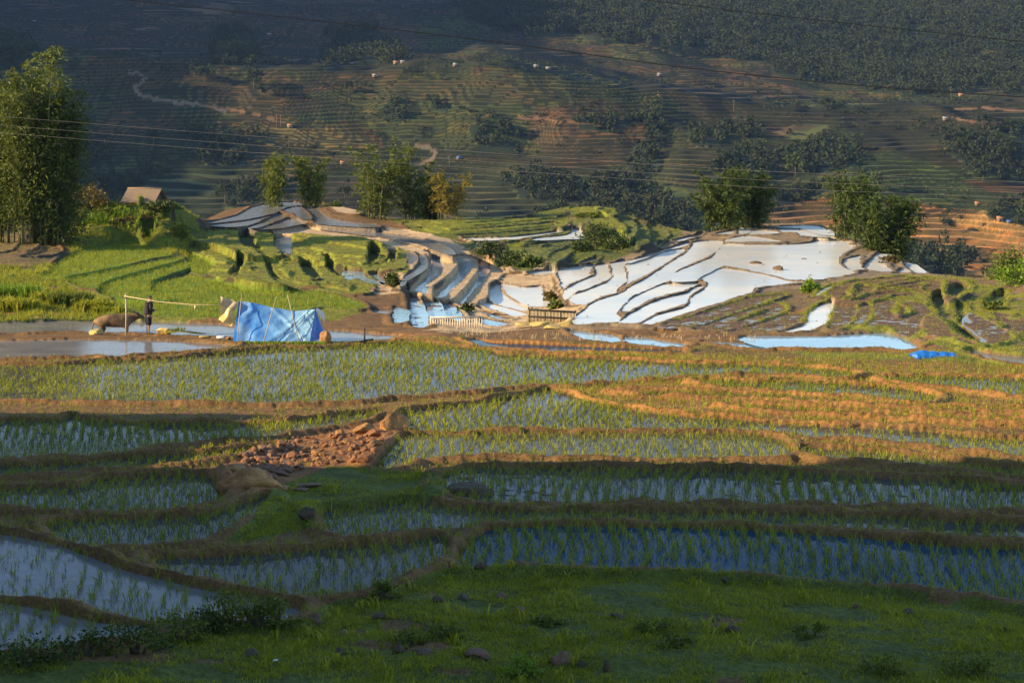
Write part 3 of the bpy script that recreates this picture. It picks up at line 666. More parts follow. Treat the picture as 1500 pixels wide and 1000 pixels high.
# a few stand on the bunds where the field edge was trodden in
rice = np.concatenate(rice); hh = np.clip(RNG.normal(0.205, 0.04, len(rice)), .12, .33)*rice[:, 3]*(0.85+0.4*fbm(rice[:, 0]*.2, rice[:, 1]*.2, 7, 2))
vis = (np.abs(rice[:, 0])*F/rice[:, 1] < 745) & (YH-rice[:, 2]*F/rice[:, 1] < 985)
order = np.argsort(np.where(vis, rice[:, 1], 1e6))
pick = np.zeros(len(rice), bool); pick[order[:300]] = True; single = pick.copy()
fa = rice[:, 1] > 46; pick |= fa & (RNG.random(len(rice)) < 0.36); V1, T1 = tufts(rice[~pick & ~fa, :3], hh[~pick & ~fa], 5, 0.7, 0.0052); V2, T2 = tufts(rice[~pick & fa, :3], hh[~pick & fa], 6, 0.7, 0.0072); V = np.concatenate([V1, V2]); T = np.concatenate([T1, T2+len(V1)])
tag(link('rice_seedling_rows', mesh_np('rice_seedling_rows', V, T), M['rice']), 'rows of young rice seedlings standing in the flooded paddies further back', 'rice rows', None, 'stuff')
svars = []
for k in range(5):
    V, T = tufts(np.zeros((1, 3)), np.array([0.31]), 9, 0.7, 0.006)
    me = mesh_np('rice_seedling', V, T); me.materials.append(M['rice']); svars.append(me)
for j in np.nonzero(single)[0]:
    o = bpy.data.objects.new('rice_seedling', svars[j % 5]); COL.objects.link(o)
    o.location = rice[j, :3]; o.rotation_euler = (0, 0, RNG.uniform(0, 6.28)); s = hh[j]/0.31; o.scale = (s, s, s)
    tag(o, 'thin single rice seedling in the two pale paddies nearest the viewer', 'rice seedling', 'rice seedlings in the nearest paddies')
# grass and weeds grow where the land cover is green
cell_area = (DS*2.0/F)[:, None]*np.gradient(DS)[:, None]*np.ones((1, NC))
dropped = GD > 4.0
def scatter(mask, dens, seed):
    rng = np.random.default_rng(seed)
    e = cell_area*dens*mask*(~dropped); k = rng.poisson(e); r, c = np.nonzero(k); n = k[r, c]; r = np.repeat(r, n); c = np.repeat(c, n)
    x = GX[r, c]+rng.uniform(-1, 1, len(r))*DS[r]/F; y = DS[r]+rng.uniform(-.5, .5, len(r))*np.gradient(DS)[r]
    return np.stack([x, y, Z[r, c]], 1)
def near_col(c): return np.abs(C-np.array(c)).sum(2) < 1e-6
gr = near_col(C_GRASS) | near_col(C_DKG); yg = near_col(C_YG); so = near_col(C_SOIL) | near_col(C_ORANGE) | near_col(C_BROWN)
gn = fbm(GX*1.2, GY*1.2, 51, 3)
nearf = GY < 60
p = scatter(gr & nearf & (gn > 0.33), np.where(GY < 34, 330, 160)*np.clip((gn-0.3)*4, 0.15, 1.2), 1)
h = RNG.uniform(0.025, 0.065, len(p))
V1, T1 = tufts(p, h, 5, 1.0, 0.011, 1, spread=0.04)
p = scatter(gr & nearf & (gn > 0.55), 6, 2); V2, T2 = tufts(p, RNG.uniform(0.10, 0.2, len(p)), 8, 0.7, 0.012, 2, spread=0.03)
tag(link('meadow_grass', mesh_np('meadow_grass', np.concatenate([V1, V2]), np.concatenate([T1, T2+len(V1)])), M['grass']), 'short green grass and weeds covering the meadow below the paddies', 'grass', None, 'stuff')
p = scatter(so & (GY < 76) & ~field, np.where(GY < 45, 28, 9), 3); q = scatter(so & (GY < 76) & ~field & (dout < 0.25), 14, 4)
p = np.concatenate([p, q]); V, T = tufts(p, RNG.uniform(0.04, 0.14, len(p)), 5, 0.8, 0.006, 2)
tag(link('bund_grass', mesh_np('bund_grass', V, T), M['weed']), 'thin tufts of grass growing along the mud bunds', 'grass', None, 'stuff')
kk = np.array([f[1] for f in FL]+['-'])[K]
farm = (GY >= 60) & ~dropped
p = scatter((kk == 'g') & farm, 22, 5); V1, T1 = tufts(p, RNG.uniform(0.12, 0.22, len(p)), 5, 0.4, 0.016, 1, spread=0.04)
tag(link('green_rice', mesh_np('green_rice', V1, T1), M['rice']), 'bright green rice growing thickly on the terraces behind the tent', 'rice', None, 'stuff')
p = scatter(np.isin(kk, ['y', 'd']) & farm & (tn < 0.60), 20, 6); V1, T1 = tufts(p, RNG.uniform(0.04, 0.10, len(p)), 5, 0.7, 0.016, 1, spread=0.05)
p = scatter((yg | (C[..., 1] > 0.1) & near_col((0.11, 0.125, 0.03))) & farm & ~field, 24, 7); V2, T2 = tufts(p, RNG.uniform(0.04, 0.12, len(p)), 5, 0.6, 0.016, 1, spread=0.05)
p = scatter(((kk == 'b') | (kk == 'p')) & farm, 7, 8); V3, T3 = tufts(p, RNG.uniform(0.05, 0.12, len(p)), 5, 0.8, 0.014, 1, spread=0.06)
p = scatter(rimc & farm, 40, 19); V5, T5 = tufts(p, RNG.uniform(0.06, 0.16, len(p)), 5, 0.8, 0.014, 1, spread=0.05)
p = scatter(near_col(C_BROWN) & farm & ~field, 10, 9); V4, T4 = tufts(p, RNG.uniform(0.05, 0.13, len(p)), 5, 0.8, 0.014, 1, spread=0.06)
Vs = [V1, V2, V3, V4, V5]; off = np.cumsum([0]+[len(v) for v in Vs])
tag(link('terrace_weeds', mesh_np('terrace_weeds', np.concatenate(Vs), np.concatenate([t+o_ for t, o_ in zip([T1, T2, T3, T4, T5], off)])), M['weed']), 'yellow-green weeds and stubble on the terraces of the middle distance', 'weeds', None, 'stuff')
p = scatter(gr & farm & (GY > 60), 26, 10); V1, T1 = tufts(p, RNG.uniform(0.1, 0.3, len(p)), 6, 0.6, 0.02, 1, spread=0.08)
tag(link('bank_grass', mesh_np('bank_grass', V1, T1), M['grass']), 'dark green grass on the banks of the left hillock', 'grass', None, 'stuff')
p = scatter(near_col(C_ORANGE) & (GY < 76) & (GX > 1.5) & ~field, 11, 14); V, T = tufts(p, RNG.uniform(0.08, 0.24, len(p)), 5, 0.6, 0.007, 2)
tag(link('bund_stubble', mesh_np('bund_stubble', V, T), M['weed']), 'golden stubble standing on the orange bunds at the right', 'stubble', None, 'stuff')
# pale dry stalks along the path by the fences
sm = inside(parse("640,482 830,486 930,490 1100,492 1140,505 1060,500 900,500 690,496"), PU, PV) & (fbm(GX, GY, 66, 3) > 0.42)
p = scatter(sm & (GY < 100), 7, 12); V, T = tufts(p, RNG.uniform(0.1, 0.32, len(p)), 3, 0.8, 0.007, 2, spread=0.05)
tag(link('dry_stalks', mesh_np('dry_stalks', V, T), M['stalk']), 'pale dry stalks along the path beside the fences', 'dry stalks', None, 'stuff')

# ------------------------------------------------------------------ shrubs and trees
M['bamboo_leaf'] = mat_leaf('bamboo_leaf', (0.032, 0.058, 0.008), (0.165, 0.185, 0.02), 0.35, 0.35)
M['autumn_leaf'] = mat_leaf('ochre_leaf', (0.13, 0.095, 0.012), (0.31, 0.24, 0.03), 0.5, 0.35)
M['dark_leaf'] = mat_leaf('dark_leaf', (0.022, 0.042, 0.009), (0.09, 0.12, 0.016), 0.6, 0.28)
M['shrub_leaf'] = mat_leaf('shrub_leaf', (0.05, 0.085, 0.012), (0.19, 0.21, 0.025), 0.7, 0.35)
M['bright_leaf'] = mat_leaf('bright_leaf', (0.11, 0.20, 0.012), (0.26, 0.36, 0.03), 0.7, 0.4)
M['rust_leaf'] = mat_leaf('rusty_leaf', (0.09, 0.05, 0.015), (0.20, 0.15, 0.03), 0.7, 0.3)
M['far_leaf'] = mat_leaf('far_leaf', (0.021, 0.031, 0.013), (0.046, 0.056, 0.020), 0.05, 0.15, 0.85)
M['pale_far_leaf'] = mat_leaf('far_leaf_pale', (0.035, 0.055, 0.018), (0.10, 0.12, 0.035), 0.08, 0.25, 0.8)  # paler green leaf colour for a few lone trees
M['culm'] = mat_plain('bamboo_culm', (0.11, 0.115, 0.035), (0.26, 0.22, 0.085), 3.0, 0.5, 0.2, 0.01)
M['bark'] = mat_plain('bark', (0.07, 0.05, 0.035), (0.15, 0.11, 0.075), 8.0, 0.9, 0.6, 0.03)
def leaves(c, l, wd, rng, droop=0.4, dirs=None):
    n = len(c); a = rng.normal(0, 1, (n, 3)) if dirs is None else dirs+rng.normal(0, 0.55, (n, 3))
    a[:, 2] -= droop; a /= np.linalg.norm(a, axis=1)[:, None]+1e-9
    b = np.cross(a, rng.normal(0, 1, (n, 3))); b /= np.linalg.norm(b, axis=1)[:, None]+1e-9
    L = (l*rng.uniform(0.6, 1.3, n))[:, None]; W = (wd*rng.uniform(0.6, 1.3, n))[:, None]
    V = np.stack([c-a*L*.5, c+b*W*.5-a*L*0.08, c+a*L*.5, c-b*W*.5-a*L*.08], 1).reshape(-1, 3)
    return V, np.arange(4*n).reshape(n, 4)
def tube(path, radii, sides=6):
    path = np.array(path, float); n = len(path); V = []; 
    for i in range(n):
        t = path[min(i+1, n-1)]-path[max(i-1, 0)]; t /= np.linalg.norm(t)+1e-9
        u = np.cross(t, (0.31, 0.95, 0.05)); u /= np.linalg.norm(u)+1e-9; v = np.cross(t, u)
        for k in range(sides):
            a = 2*math.pi*k/sides; V.append(path[i]+radii[i]*(math.cos(a)*u+math.sin(a)*v))
    q = [[i*sides+k, i*sides+(k+1) % sides, (i+1)*sides+(k+1) % sides, (i+1)*sides+k] for i in range(n-1) for k in range(sides)]
    V += [path[0], path[-1]]; b = n*sides
    tri = [[b, (k+1) % sides, k] for k in range(sides)]+[[b+1, (n-1)*sides+k, (n-1)*sides+(k+1) % sides] for k in range(sides)]
    return np.array(V), [np.array(q), np.array(tri)]
def join(parts):
    V = []; fs = {3: [], 4: []}; o = 0
    for v, f in parts:
        for ff in (f if isinstance(f, list) else [f]):
            fs[ff.shape[1]].append(np.asarray(ff)+o)
        V.append(v); o += len(v)
    return np.concatenate(V), [np.concatenate(f) for f in fs.values() if f]
def bamboo(loc, h, spread, nc, label, group, leaf='bamboo_leaf', seed=0, dens=1.0, bare=0.18, lw=(0.32, 0.08), name='bamboo_clump', cat='bamboo', blen=1.0):
    rng = np.random.default_rng(seed); root = empty(name, loc); tag(root, label, cat, group)
    cen = []; dr = []
    for k in range(nc):
        a = rng.uniform(0, 6.28); r = spread*0.42*math.sqrt(rng.random()); bx, by = r*math.cos(a), r*math.sin(a)
        H = h*(rng.uniform(0.58, 1.0) if h > 8 else 1.05*rng.uniform(0.4, 1.0)**0.7); out = rng.uniform(0.2, 1.0)*spread*0.75
        ts = np.linspace(0, 1, 9); a2 = a+rng.normal(0, 0.5)
        path = [(bx+math.cos(a2)*out*t**2.0, by+math.sin(a2)*out*t**2.0, H*(t-0.10*t**3)-0.25*(t == 0)) for t in ts]
        V, f = tube(path, [0.055*(1-0.8*t)*(h/10)**0.5 for t in ts], 5)
        link('culm', mesh_np('culm', V, f, True), M['culm'], root)
        pa = np.array(path)
        for b in range(int((92 if h > 8 else 50)*dens)):
            t = bare+(1-bare)*rng.random()**0.85; p = np.array([np.interp(t, ts, pa[:, j]) for j in range(3)])
            ba = rng.uniform(0, 6.28); bl = blen*(0.55+h*0.085)*rng.uniform(0.25, 1.25)*(1.2-(0.75 if h > 8 else 0.5)*t**2)
            d = np.array([math.cos(ba), math.sin(ba), rng.uniform(-0.1, 0.7 if h > 8 else 1.3)])
            m = int(15*rng.uniform(.6, 1.3)); s = rng.random(m)**0.7
            q = p+d*bl*s[:, None]+np.array([0, 0, -0.35*bl])*(s**2)[:, None]+rng.normal(0, (0.09*bl+0.05) if h > 8 else (0.06*bl+0.03), (m, 3))
            cen.append(q); dr.append(np.repeat(d[None], m, 0)*0.8)
    cen = np.concatenate(cen); V, Q = leaves(cen, lw[0], lw[1], rng, 0.5, np.concatenate(dr))
    link('foliage', mesh_np('foliage', V, Q), M[leaf], root)
    return root
def shrub(loc, w_, h, label, group=None, leaf='shrub_leaf', seed=0, n=700, ls=0.16, name='shrub', cat='shrub', d_=None):
    rng = np.random.default_rng(seed); d_ = d_ or w_*0.8
    root = empty(name, loc); tag(root, label, cat, group)
    k = max(4, int(n/45)); cc = rng.normal(0, 1, (k, 3)); cc /= np.linalg.norm(cc, axis=1)[:, None]; cc[:, 2] = np.abs(cc[:, 2])
    cc *= (rng.uniform(0.35, 1.0, k)**0.6)[:, None]*np.array([w_/2, d_/2, h*0.85]); 
    st = []
    for j in range(min(k, 12)):
        V, f = tube([(cc[j, 0]*.1, cc[j, 1]*.1, -0.1), (cc[j, 0]*.5, cc[j, 1]*.5, cc[j, 2]*.6), tuple(cc[j])], [0.02*h**.5+.008, 0.012*h**.5+.005, 0.004], 4); st.append((V, f))
    V, f = join(st); link('stem', mesh_np('stem', V, f, True), M['bark'], root)
    m = n//k; q = np.repeat(cc, m, 0)+rng.normal(0, 1, (k*m, 3))*np.array([w_, d_, h])*0.105; q[:, 2] = np.maximum(q[:, 2], 0.02)
    V, Q = leaves(q, ls, ls*0.5, rng, 0.05); link('foliage', mesh_np('foliage', V, Q), M[leaf], root)
    return root
def fronds(loc, w_, h, n, label, group=None, leaf='bright_leaf', seed=0, name='grass_clump', cat='grass clump', wid=0.03, d_=None):
    rng = np.random.default_rng(seed); root = empty(name, loc); tag(root, label, cat, group); d_ = d_ or w_*.6
    p = np.stack([rng.uniform(-.5, .5, n)*w_, rng.uniform(-.5, .5, n)*d_, np.full(n, -0.05)], 1)
    V, T = tufts(p, rng.uniform(.6, 1.0, n)*h, 7, 0.75, wid, 2, rng, 0.05)
    link('blades', mesh_np('blades', V, T), M[leaf], root); return root
def base(u, v, dz=0.0):
    p = hit(u, v); return (p.x, p.y, p.z+dz)
def on(u, D, dz=0.0):
    x = (u-750)/F*D; return (x, D, float(gz(x, D))+dz)
G = 'bamboo clumps on the terraces'
bamboo(on(0, 126), 11.8, 2.6, 15, 'tall dark bamboo clump cut by the edge, leftmost of the tall ones', G, seed=1, bare=0.1)
bamboo(on(48, 125.5), 13.8, 2.3, 18, 'tallest bamboo clump with yellow bare culms showing low down', G, seed=2, bare=0.13)
bamboo(on(84, 126.5), 11.8, 1.9, 15, 'tall bamboo clump with a long side spray toward the hut', G, 'dark_leaf', seed=3, dens=1.4, bare=0.03)
bamboo(on(404, 176), 5.0, 1.7, 8, 'small bright bamboo clump, left of the pair above the grey terraces', G, 'shrub_leaf', seed=4, bare=0.03, dens=.95, blen=.85)
bamboo(on(458, 178), 5.0, 2.0, 9, 'small bushy bamboo clump, right of the pair above the grey terraces', G, 'shrub_leaf', seed=5, bare=0.03, dens=1.0, blen=.85)
bamboo(on(552, 158), 6.4, 2.6, 14, 'wide green bamboo clump with two heads behind the stair terraces', G, seed=6, bare=0.05, dens=.7)
bamboo(on(600, 160), 6.9, 1.7, 10, 'narrow upright bamboo clump between the wide one and the ochre tree', G, seed=7, bare=0.06, dens=.6, blen=.8)
bamboo(on(630, 161), 4.2, 1.6, 8, 'low dark bamboo clump close beside the ochre tree', G, 'dark_leaf', seed=8, bare=0.05)
bamboo(on(656, 158), 4.0, 2.2, 10, 'ochre leaved slender tree at the end of the bamboo row', None, 'autumn_leaf', seed=9, bare=0.12, dens=0.5, name='ochre_tree', cat='tree')
bamboo(on(1060, 153), 5.0, 2.3, 18, 'broad bamboo clump behind the white flooded field, left half', G, 'dark_leaf', seed=10, bare=0.03, dens=1.0, blen=.9)
bamboo(on(1100, 156), 4.9, 2.3, 18, 'broad bamboo clump behind the white flooded field, right half', G, 'dark_leaf', seed=11, bare=0.03, dens=1.0, blen=.9)
bamboo(on(1244, 143), 4.9, 2.2, 15, 'dark bamboo clump behind the right end of the white field', G, 'dark_leaf', seed=12, bare=0.03, dens=.9, blen=.9)
bamboo(on(1296, 133), 5.0, 2.4, 24, 'densest dark bamboo clump above the small round ponds', G, 'dark_leaf', seed=13, bare=0.02, dens=.9, blen=.9)
S = 'shrubs on the terraces'
for (u, D, w_, h, lf, n, lb) in [
    (128, 135.5, 3.0, 1.7, 'rust_leaf', 1500, 'dark rusty shrub at the left foot of the hut hillock'), (166, 135, 2.4, 1.1, 'shrub_leaf', 1300, 'yellowish leafy shrub left of the hut'),
    (203, 134, 2.2, 0.45, 'rust_leaf', 1000, 'low rusty shrub under the eaves of the hut'), (238, 134.5, 2.2, 0.7, 'dark_leaf', 1200, 'dark green shrub below the right gable of the hut'),
    (256, 134.5, 1.8, 1.0, 'dark_leaf', 800, 'dark shrub at the right shoulder of the hut hillock'), (103, 133, 1.9, 1.9, 'shrub_leaf', 1100, 'upright yellow-green shrub beside the orange earth slip'),
    (140, 133, 2.0, 1.0, 'bright_leaf', 900, 'bright green shrub above the maize plot'), (86, 136, 1.6, 1.0, 'rust_leaf', 500, 'brown shrub beside the foot of the tall bamboo'),
    (264, 131, 1.5, 1.2, 'shrub_leaf', 800, 'green shrub at the corner of the upper green terrace'), (1186, 100, 0.9, 0.65, 'bright_leaf', 900, 'bright green shrub among the brown terraces'),
    (1486, 106, 2.4, 2.2, 'shrub_leaf', 1500, 'large green shrub at the right end of the hill crest'), (1500, 102, 2.6, 1.6, 'bright_leaf', 1200, 'pale green shrub below the large one at the right end'),
    (720, 126, 1.9, 0.9, 'dark_leaf', 900, 'dark shrub at the head of the stair terraces'), (748, 124, 2.2, 1.0, 'dark_leaf', 1000, 'dark shrub in the gully right of the stair terraces'),
    (778, 122, 1.8, 0.8, 'dark_leaf', 800, 'low dark shrub in the gully beside the dull green plot'), (878, 134, 2.6, 1.9, 'dark_leaf', 1600, 'largest dark shrub on the flank of the round hillock'),
    (906, 132, 1.8, 1.0, 'dark_leaf', 800, 'dark shrub right of the largest one on the hillock'), (850, 130, 1.8, 0.9, 'dark_leaf', 700, 'dark shrub below the white strip on the hillock'),
    (806, 104, 0.7, 0.6, 'rust_leaf', 700, 'brown-green shrub in the wedge left of the white fields'), (816, 98, 0.8, 0.6, 'shrub_leaf', 500, 'small green shrub behind the brown slatted fence'),
    (574, 102, 1.0, 0.8, 'dark_leaf', 600, 'dark shrub beside the first stair terrace'), (683, 96, 0.7, 0.5, 'dark_leaf', 400, 'small dark shrub at the foot of the stair terraces'),
    (1460, 92, 1.5, 0.5, 'shrub_leaf', 400, 'low shrub over the dark hollow at the right edge'), (1302, 123, 1.4, 0.6, 'rust_leaf', 500, 'brown shrub under the densest bamboo'),
    (860, 157, 2.0, 0.6, 'shrub_leaf', 500, 'low shrub on the very top of the round hillock'), (488, 172, 1.6, 0.8, 'dark_leaf', 500, 'dark shrub on the crest right of the small bamboo pair')]:
    shrub(on(u, D), w_, h, lb, S, lf, int(u), n, 0.2)
for (u, D, w_, h, n, lf, lb) in [(18, 94, 2.4, 1.0, 260, 'bright_leaf', 'bright lit clump of tall grass at the left edge'), (8, 90, 2.6, 0.9, 220, 'grass', 'darker tall grass below the bright clump at the left edge'),
    (72, 93, 1.6, 0.8, 120, 'grass', 'green grass clump between the lit clump and the weed stand'), (104, 92, 1.7, 0.9, 150, 'shrub_leaf', 'pale weed stand left above the buffalo'),
    (140, 90, 1.5, 0.6, 110, 'grass', 'low grass clump behind the buffalo'), (160, 89, 1.3, 0.5, 80, 'grass', 'dark grass clump behind the wooden post')]:
    fronds(on(u, D), w_, h, n, lb, 'grass clumps by the left bank', lf, int(u)+5)
for i, (u, v, w_, h, lf, n, lb) in enumerate([
    (300, 930, 0.75, 0.42, 'dark_leaf', 700, 'dark weed bush at the left end of the pale paddy edge'), (338, 915, 0.7, 0.5, 'shrub_leaf', 700, 'green weed bush covering the tip of the dividing bund'),
    (376, 918, 0.6, 0.42, 'shrub_leaf', 600, 'tall green weed bush beside the middle of the pale paddy'), (408, 912, 0.6, 0.35, 'shrub_leaf', 500, 'green weed bush at the narrow tip of the pale paddy'),
    (262, 940, 0.8, 0.4, 'shrub_leaf', 700, 'green weed bush below the lowest paddy'), (200, 955, 0.9, 0.42, 'dark_leaf', 700, 'dark weed bush on the bank under the lowest paddy'),
    (120, 962, 0.8, 0.36, 'dark_leaf', 600, 'shaded weed bush in the lower left corner bank'), (30, 975, 0.8, 0.4, 'dark_leaf', 600, 'shaded weed bush at the lower left corner'),
    (560, 878, 0.42, 0.32, 'shrub_leaf', 500, 'round weed bush on the bank of the middle paddy'), (605, 945, 0.5, 0.2, 'shrub_leaf', 400, 'leafy weed beside the row of flat rocks'),
    (660, 935, 0.6, 0.22, 'shrub_leaf', 450, 'leafy weed above the row of flat rocks'), (755, 990, 0.5, 0.26, 'bright_leaf', 500, 'bright leafy weed left of the square rock'),
    (800, 915, 0.4, 0.18, 'shrub_leaf', 350, 'leafy weed at the edge of the muddy patch'), (950, 925, 0.5, 0.2, 'shrub_leaf', 400, 'leafy weed in the middle of the meadow'),
    (985, 945, 0.45, 0.18, 'shrub_leaf', 350, 'leafy weed right of the middle meadow weed'), (1190, 930, 0.4, 0.18, 'shrub_leaf', 300, 'leafy weed on the open right meadow'),
    (1420, 990, 0.7, 0.2, 'shrub_leaf', 400, 'leafy weed near the lower right corner'), (1290, 985, 0.6, 0.18, 'shrub_leaf', 350, 'leafy weed on the lower edge of the right meadow')]):
    shrub(base(u, v), w_, h, lb, 'weeds on the near meadow', lf, 300+i, n, 0.055, 'weed_bush', 'weed')
# maize on the hillock: one plant, then copies in short rows
mz_root = empty('maize_plant', (0, 0, 0))
V, f = tube([(0, 0, -.05), (0, 0, .4), (0.02, 0, .8)], [0.02, 0.016, 0.008], 5); ms = link('stem', mesh_np('stem', V, f, True), M['bright_leaf'], mz_root)
rng = np.random.default_rng(5); V, T = tufts(np.array([[0, 0, 0.1], [0, 0, 0.3], [0, 0, 0.5], [0, 0, .65]]), np.array([.4, .4, .35, .3]), 4, 1.3, 0.035, 2, rng, 0.01)
ml = link('leaves', mesh_np('leaves', V, T), M['bright_leaf'], mz_root)
spots = [(120+i*7.6+random.uniform(-3, 3), v+random.uniform(-2, 2)) for v in (326, 334, 342, 349) for i in range(15)]
for i, (u, v) in enumerate(spots):
    D = 134.2-(v-322)*0.075; L_ = on(u, D)
    if i == 0: o = mz_root
    else:
        o = mz_root.copy(); COL.objects.link(o)
        for ch in (ms, ml):
            c2 = ch.copy(); COL.objects.link(c2); c2.parent = o
    o.location = L_; o.rotation_euler = (0, 0, random.uniform(0, 6)); s = random.uniform(.6, 1.05); o.scale = (s, s, s)
    tag(o, 'young maize plant in the small plot below the hut', 'maize', 'maize plants below the hut')

# ------------------------------------------------------------------ woods and lone trees on the far slope
fcell = forest & (my > 450) & (my < 1420)
ca = (mrow*2.2/F)[:, None]*np.gradient(mrow)[:, None]*np.ones((1, len(MU)))
rng = np.random.default_rng(21)
kf = rng.poisson(ca*fcell*np.where(my > 900, 0.05, 0.075)); r, c = np.nonzero(kf)
tp = np.stack([mx[r, c]+rng.normal(0, 1, len(r)), my[r, c]+rng.normal(0, 1, len(r)), mz[r, c]], 1)
th = rng.uniform(3.0, 6.5, len(tp))*np.where(tp[:, 1] > 900, 1.25, 0.85); tw = th*rng.uniform(0.3, 0.55, len(tp))
nl = 44; q = rng.normal(0, 1, (len(tp), nl, 3)); q /= np.linalg.norm(q, axis=2)[:, :, None]; q *= rng.uniform(0.5, 1, (len(tp), nl, 1))**0.5
q = tp[:, None, :]+q*np.stack([tw, tw, th*0.5], 1)[:, None, :]+np.stack([0*th, 0*th, th*0.5], 1)[:, None, :]
V, Q = leaves(q.reshape(-1, 3), 1.25, 0.9, rng, 0.0)
tag(link('distant_woods', mesh_np('distant_woods', V, Q), M['far_leaf']), 'dark woods covering the upper slope and gullies of the far mountain', 'woods', None, 'stuff')
# scattered scrub along terrace edges
sc_ = (~forest) & (my > 560) & (my < 1000) & (fbm(mx*0.03, my*0.03, 55, 3) > 0.56)
kf = rng.poisson(ca*sc_*0.02); r, c = np.nonzero(kf); tp = np.stack([mx[r, c], my[r, c], mz[r, c]], 1); nl = 16
q = tp[:, None, :]+rng.normal(0, 1, (len(tp), nl, 3))*np.array([0.7, 0.7, 0.5])+np.array([0, 0, 0.7])
V, Q = leaves(q.reshape(-1, 3), 1.0, 0.7, rng, 0.0)
tag(link('distant_scrub', mesh_np('distant_scrub', V, Q), M['far_leaf']), 'scattered scrub along the terrace edges of the far slope', 'scrub', None, 'stuff')
def far_tree_meshes(seed, leaf):
    rng = np.random.default_rng(seed); V, f = tube([(0, 0, -.5), (0.1, 0, 2), (0, .1, 3.6)], [0.22, 0.15, 0.06], 5)
    t = mesh_np('trunk', V, f, True); t.materials.append(M['bark'])
    k = 9; cc = rng.normal(0, 1, (k, 3))*np.array([1.2, 1.2, 1.0])+np.array([0, 0, 3.8]); m = 60
    q = np.repeat(cc, m, 0)+rng.normal(0, 0.55, (k*m, 3)); V, Q = leaves(q, 0.75, 0.5, rng, 0.1)
    cr = mesh_np('crown', V, Q); cr.materials.append(M[leaf]); return t, cr
FT = [far_tree_meshes(61, 'far_leaf'), far_tree_meshes(62, 'far_leaf'), far_tree_meshes(63, 'pale_far_leaf')]
def far_tree(u, v, s, k, label, group):
    p = mhit(u, v); root = empty('far_tree', p, random.uniform(0, 6)); root.scale = (s, s, s*random.uniform(.9, 1.2)); tag(root, label, 'tree', group)
    for nm, me_ in zip(('trunk', 'crown'), FT[k]): link(nm, me_, None, root)
for (u, v, s, k, lb) in [(1385, 342, 1.0, 1, 'round lone tree on the lit ochre terraces'), (1316, 398, 1.5, 1, 'bushy tree at the lower left of the ochre terraces'), (1412, 400, 1.3, 0, 'rounded tree with a long shadow low on the ochre terraces'),
    (1482, 392, 0.5, 1, 'tiny tree at the right edge of the ochre terraces'), (372, 136, 1.3, 0, 'lone tree beside the pale stepped fields above the road'), (383, 142, 1.0, 1, 'second tree beside the pale stepped fields'),
    (412, 142, 0.9, 0, 'small tree right of the pale stepped fields'), (285, 120, 1.2, 1, 'tree above the bend of the dirt road'), (300, 122, 1.1, 0, 'tree right of the one above the road bend'),
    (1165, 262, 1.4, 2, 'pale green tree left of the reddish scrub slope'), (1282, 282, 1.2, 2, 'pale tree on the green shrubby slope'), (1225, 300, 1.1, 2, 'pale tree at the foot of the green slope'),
    (1120, 262, 1.0, 0, 'dark tree in the hollow left of the green slope'), (1060, 245, 1.0, 0, 'dark tree beside the small brown plot'), (1178, 120, 1.2, 0, 'tree below the clearing in the upper woods'),
    (1440, 270, 1.0, 1, 'tree at the end of the upper red field'), (1470, 246, 1.2, 0, 'dark tree above the upper red field'), (740, 195, 1.0, 0, 'tree on the right edge of the dark scrub patch'),
    (895, 288, 1.6, 0, 'tall tree at the front of the lower dark wood'), (800, 290, 1.4, 0, 'tall tree at the left of the lower dark wood'), (960, 318, 1.5, 1, 'tall tree at the right end of the lower dark wood'),
    (330, 298, 1.1, 0, 'tree on the dim slope above the grey terraces'), (225, 215, 1.0, 0, 'tree in the shaded hollow below the road'), (157, 230, 1.1, 1, 'tree in the shaded hollow right of the tall bamboo'),
    (511, 140, 0.8, 0, 'small tree on the sloping fields near the middle'), (460, 226, 0.9, 1, 'tree above the small orange plot'), (505, 292, 0.9, 1, 'small tree on the dim slope behind the bamboo pair'), (1210, 160, 1.0, 0, 'tree under the wire on the right slope'), (1440, 190, 1.0, 0, 'tree beside the small huts on the right slope')]:
    far_tree(u, v, s, k, lb, 'lone trees on the far slope')
# ------------------------------------------------------------------ built things and stones
M['tan_roof'] = mat_plain('weathered_sheet', (0.22, 0.15, 0.09), (0.37, 0.27, 0.17), 6.0, 0.7, 0.2, 0.01, mapping=(1, 4, 4))
M['wood'] = mat_plain('grey_wood', (0.16, 0.11, 0.07), (0.32, 0.23, 0.14), 9.0, 0.8, 0.4, 0.01, mapping=(4, 4, 0.6))
M['pale_wood'] = mat_plain('pale_bamboo_pole', (0.42, 0.31, 0.16), (0.60, 0.47, 0.27), 5.0, 0.55, 0.2, 0.01)
M['whitewash'] = mat_plain('bleached_picket', (0.58, 0.46, 0.30), (0.78, 0.66, 0.48), 7.0, 0.7, 0.3, 0.01)
M['blackwood'] = mat_plain('wet_dark_wood', (0.015, 0.013, 0.012), (0.05, 0.04, 0.035), 8.0, 0.6, 0.3, 0.01)
M['cable_dark'] = mat_plain('dark_cable', (0.012, 0.012, 0.012), (0.02, 0.02, 0.02), 4.0, 0.6, 0)
M['cable_pale'] = mat_plain('aluminium_cable', (0.20, 0.17, 0.14), (0.28, 0.24, 0.19), 4.0, 0.5, 0)
M['tarp'] = None
m, nt, b = new_mat('blue_tarpaulin'); M['tarp'] = m
a = N(nt, 'ShaderNodeAttribute', attribute_name='cover'); n1 = noise_out(nt, 1.6, 5, .7); n2 = noise_out(nt, 14, 4, .7, mapping=(1, 1, .35))
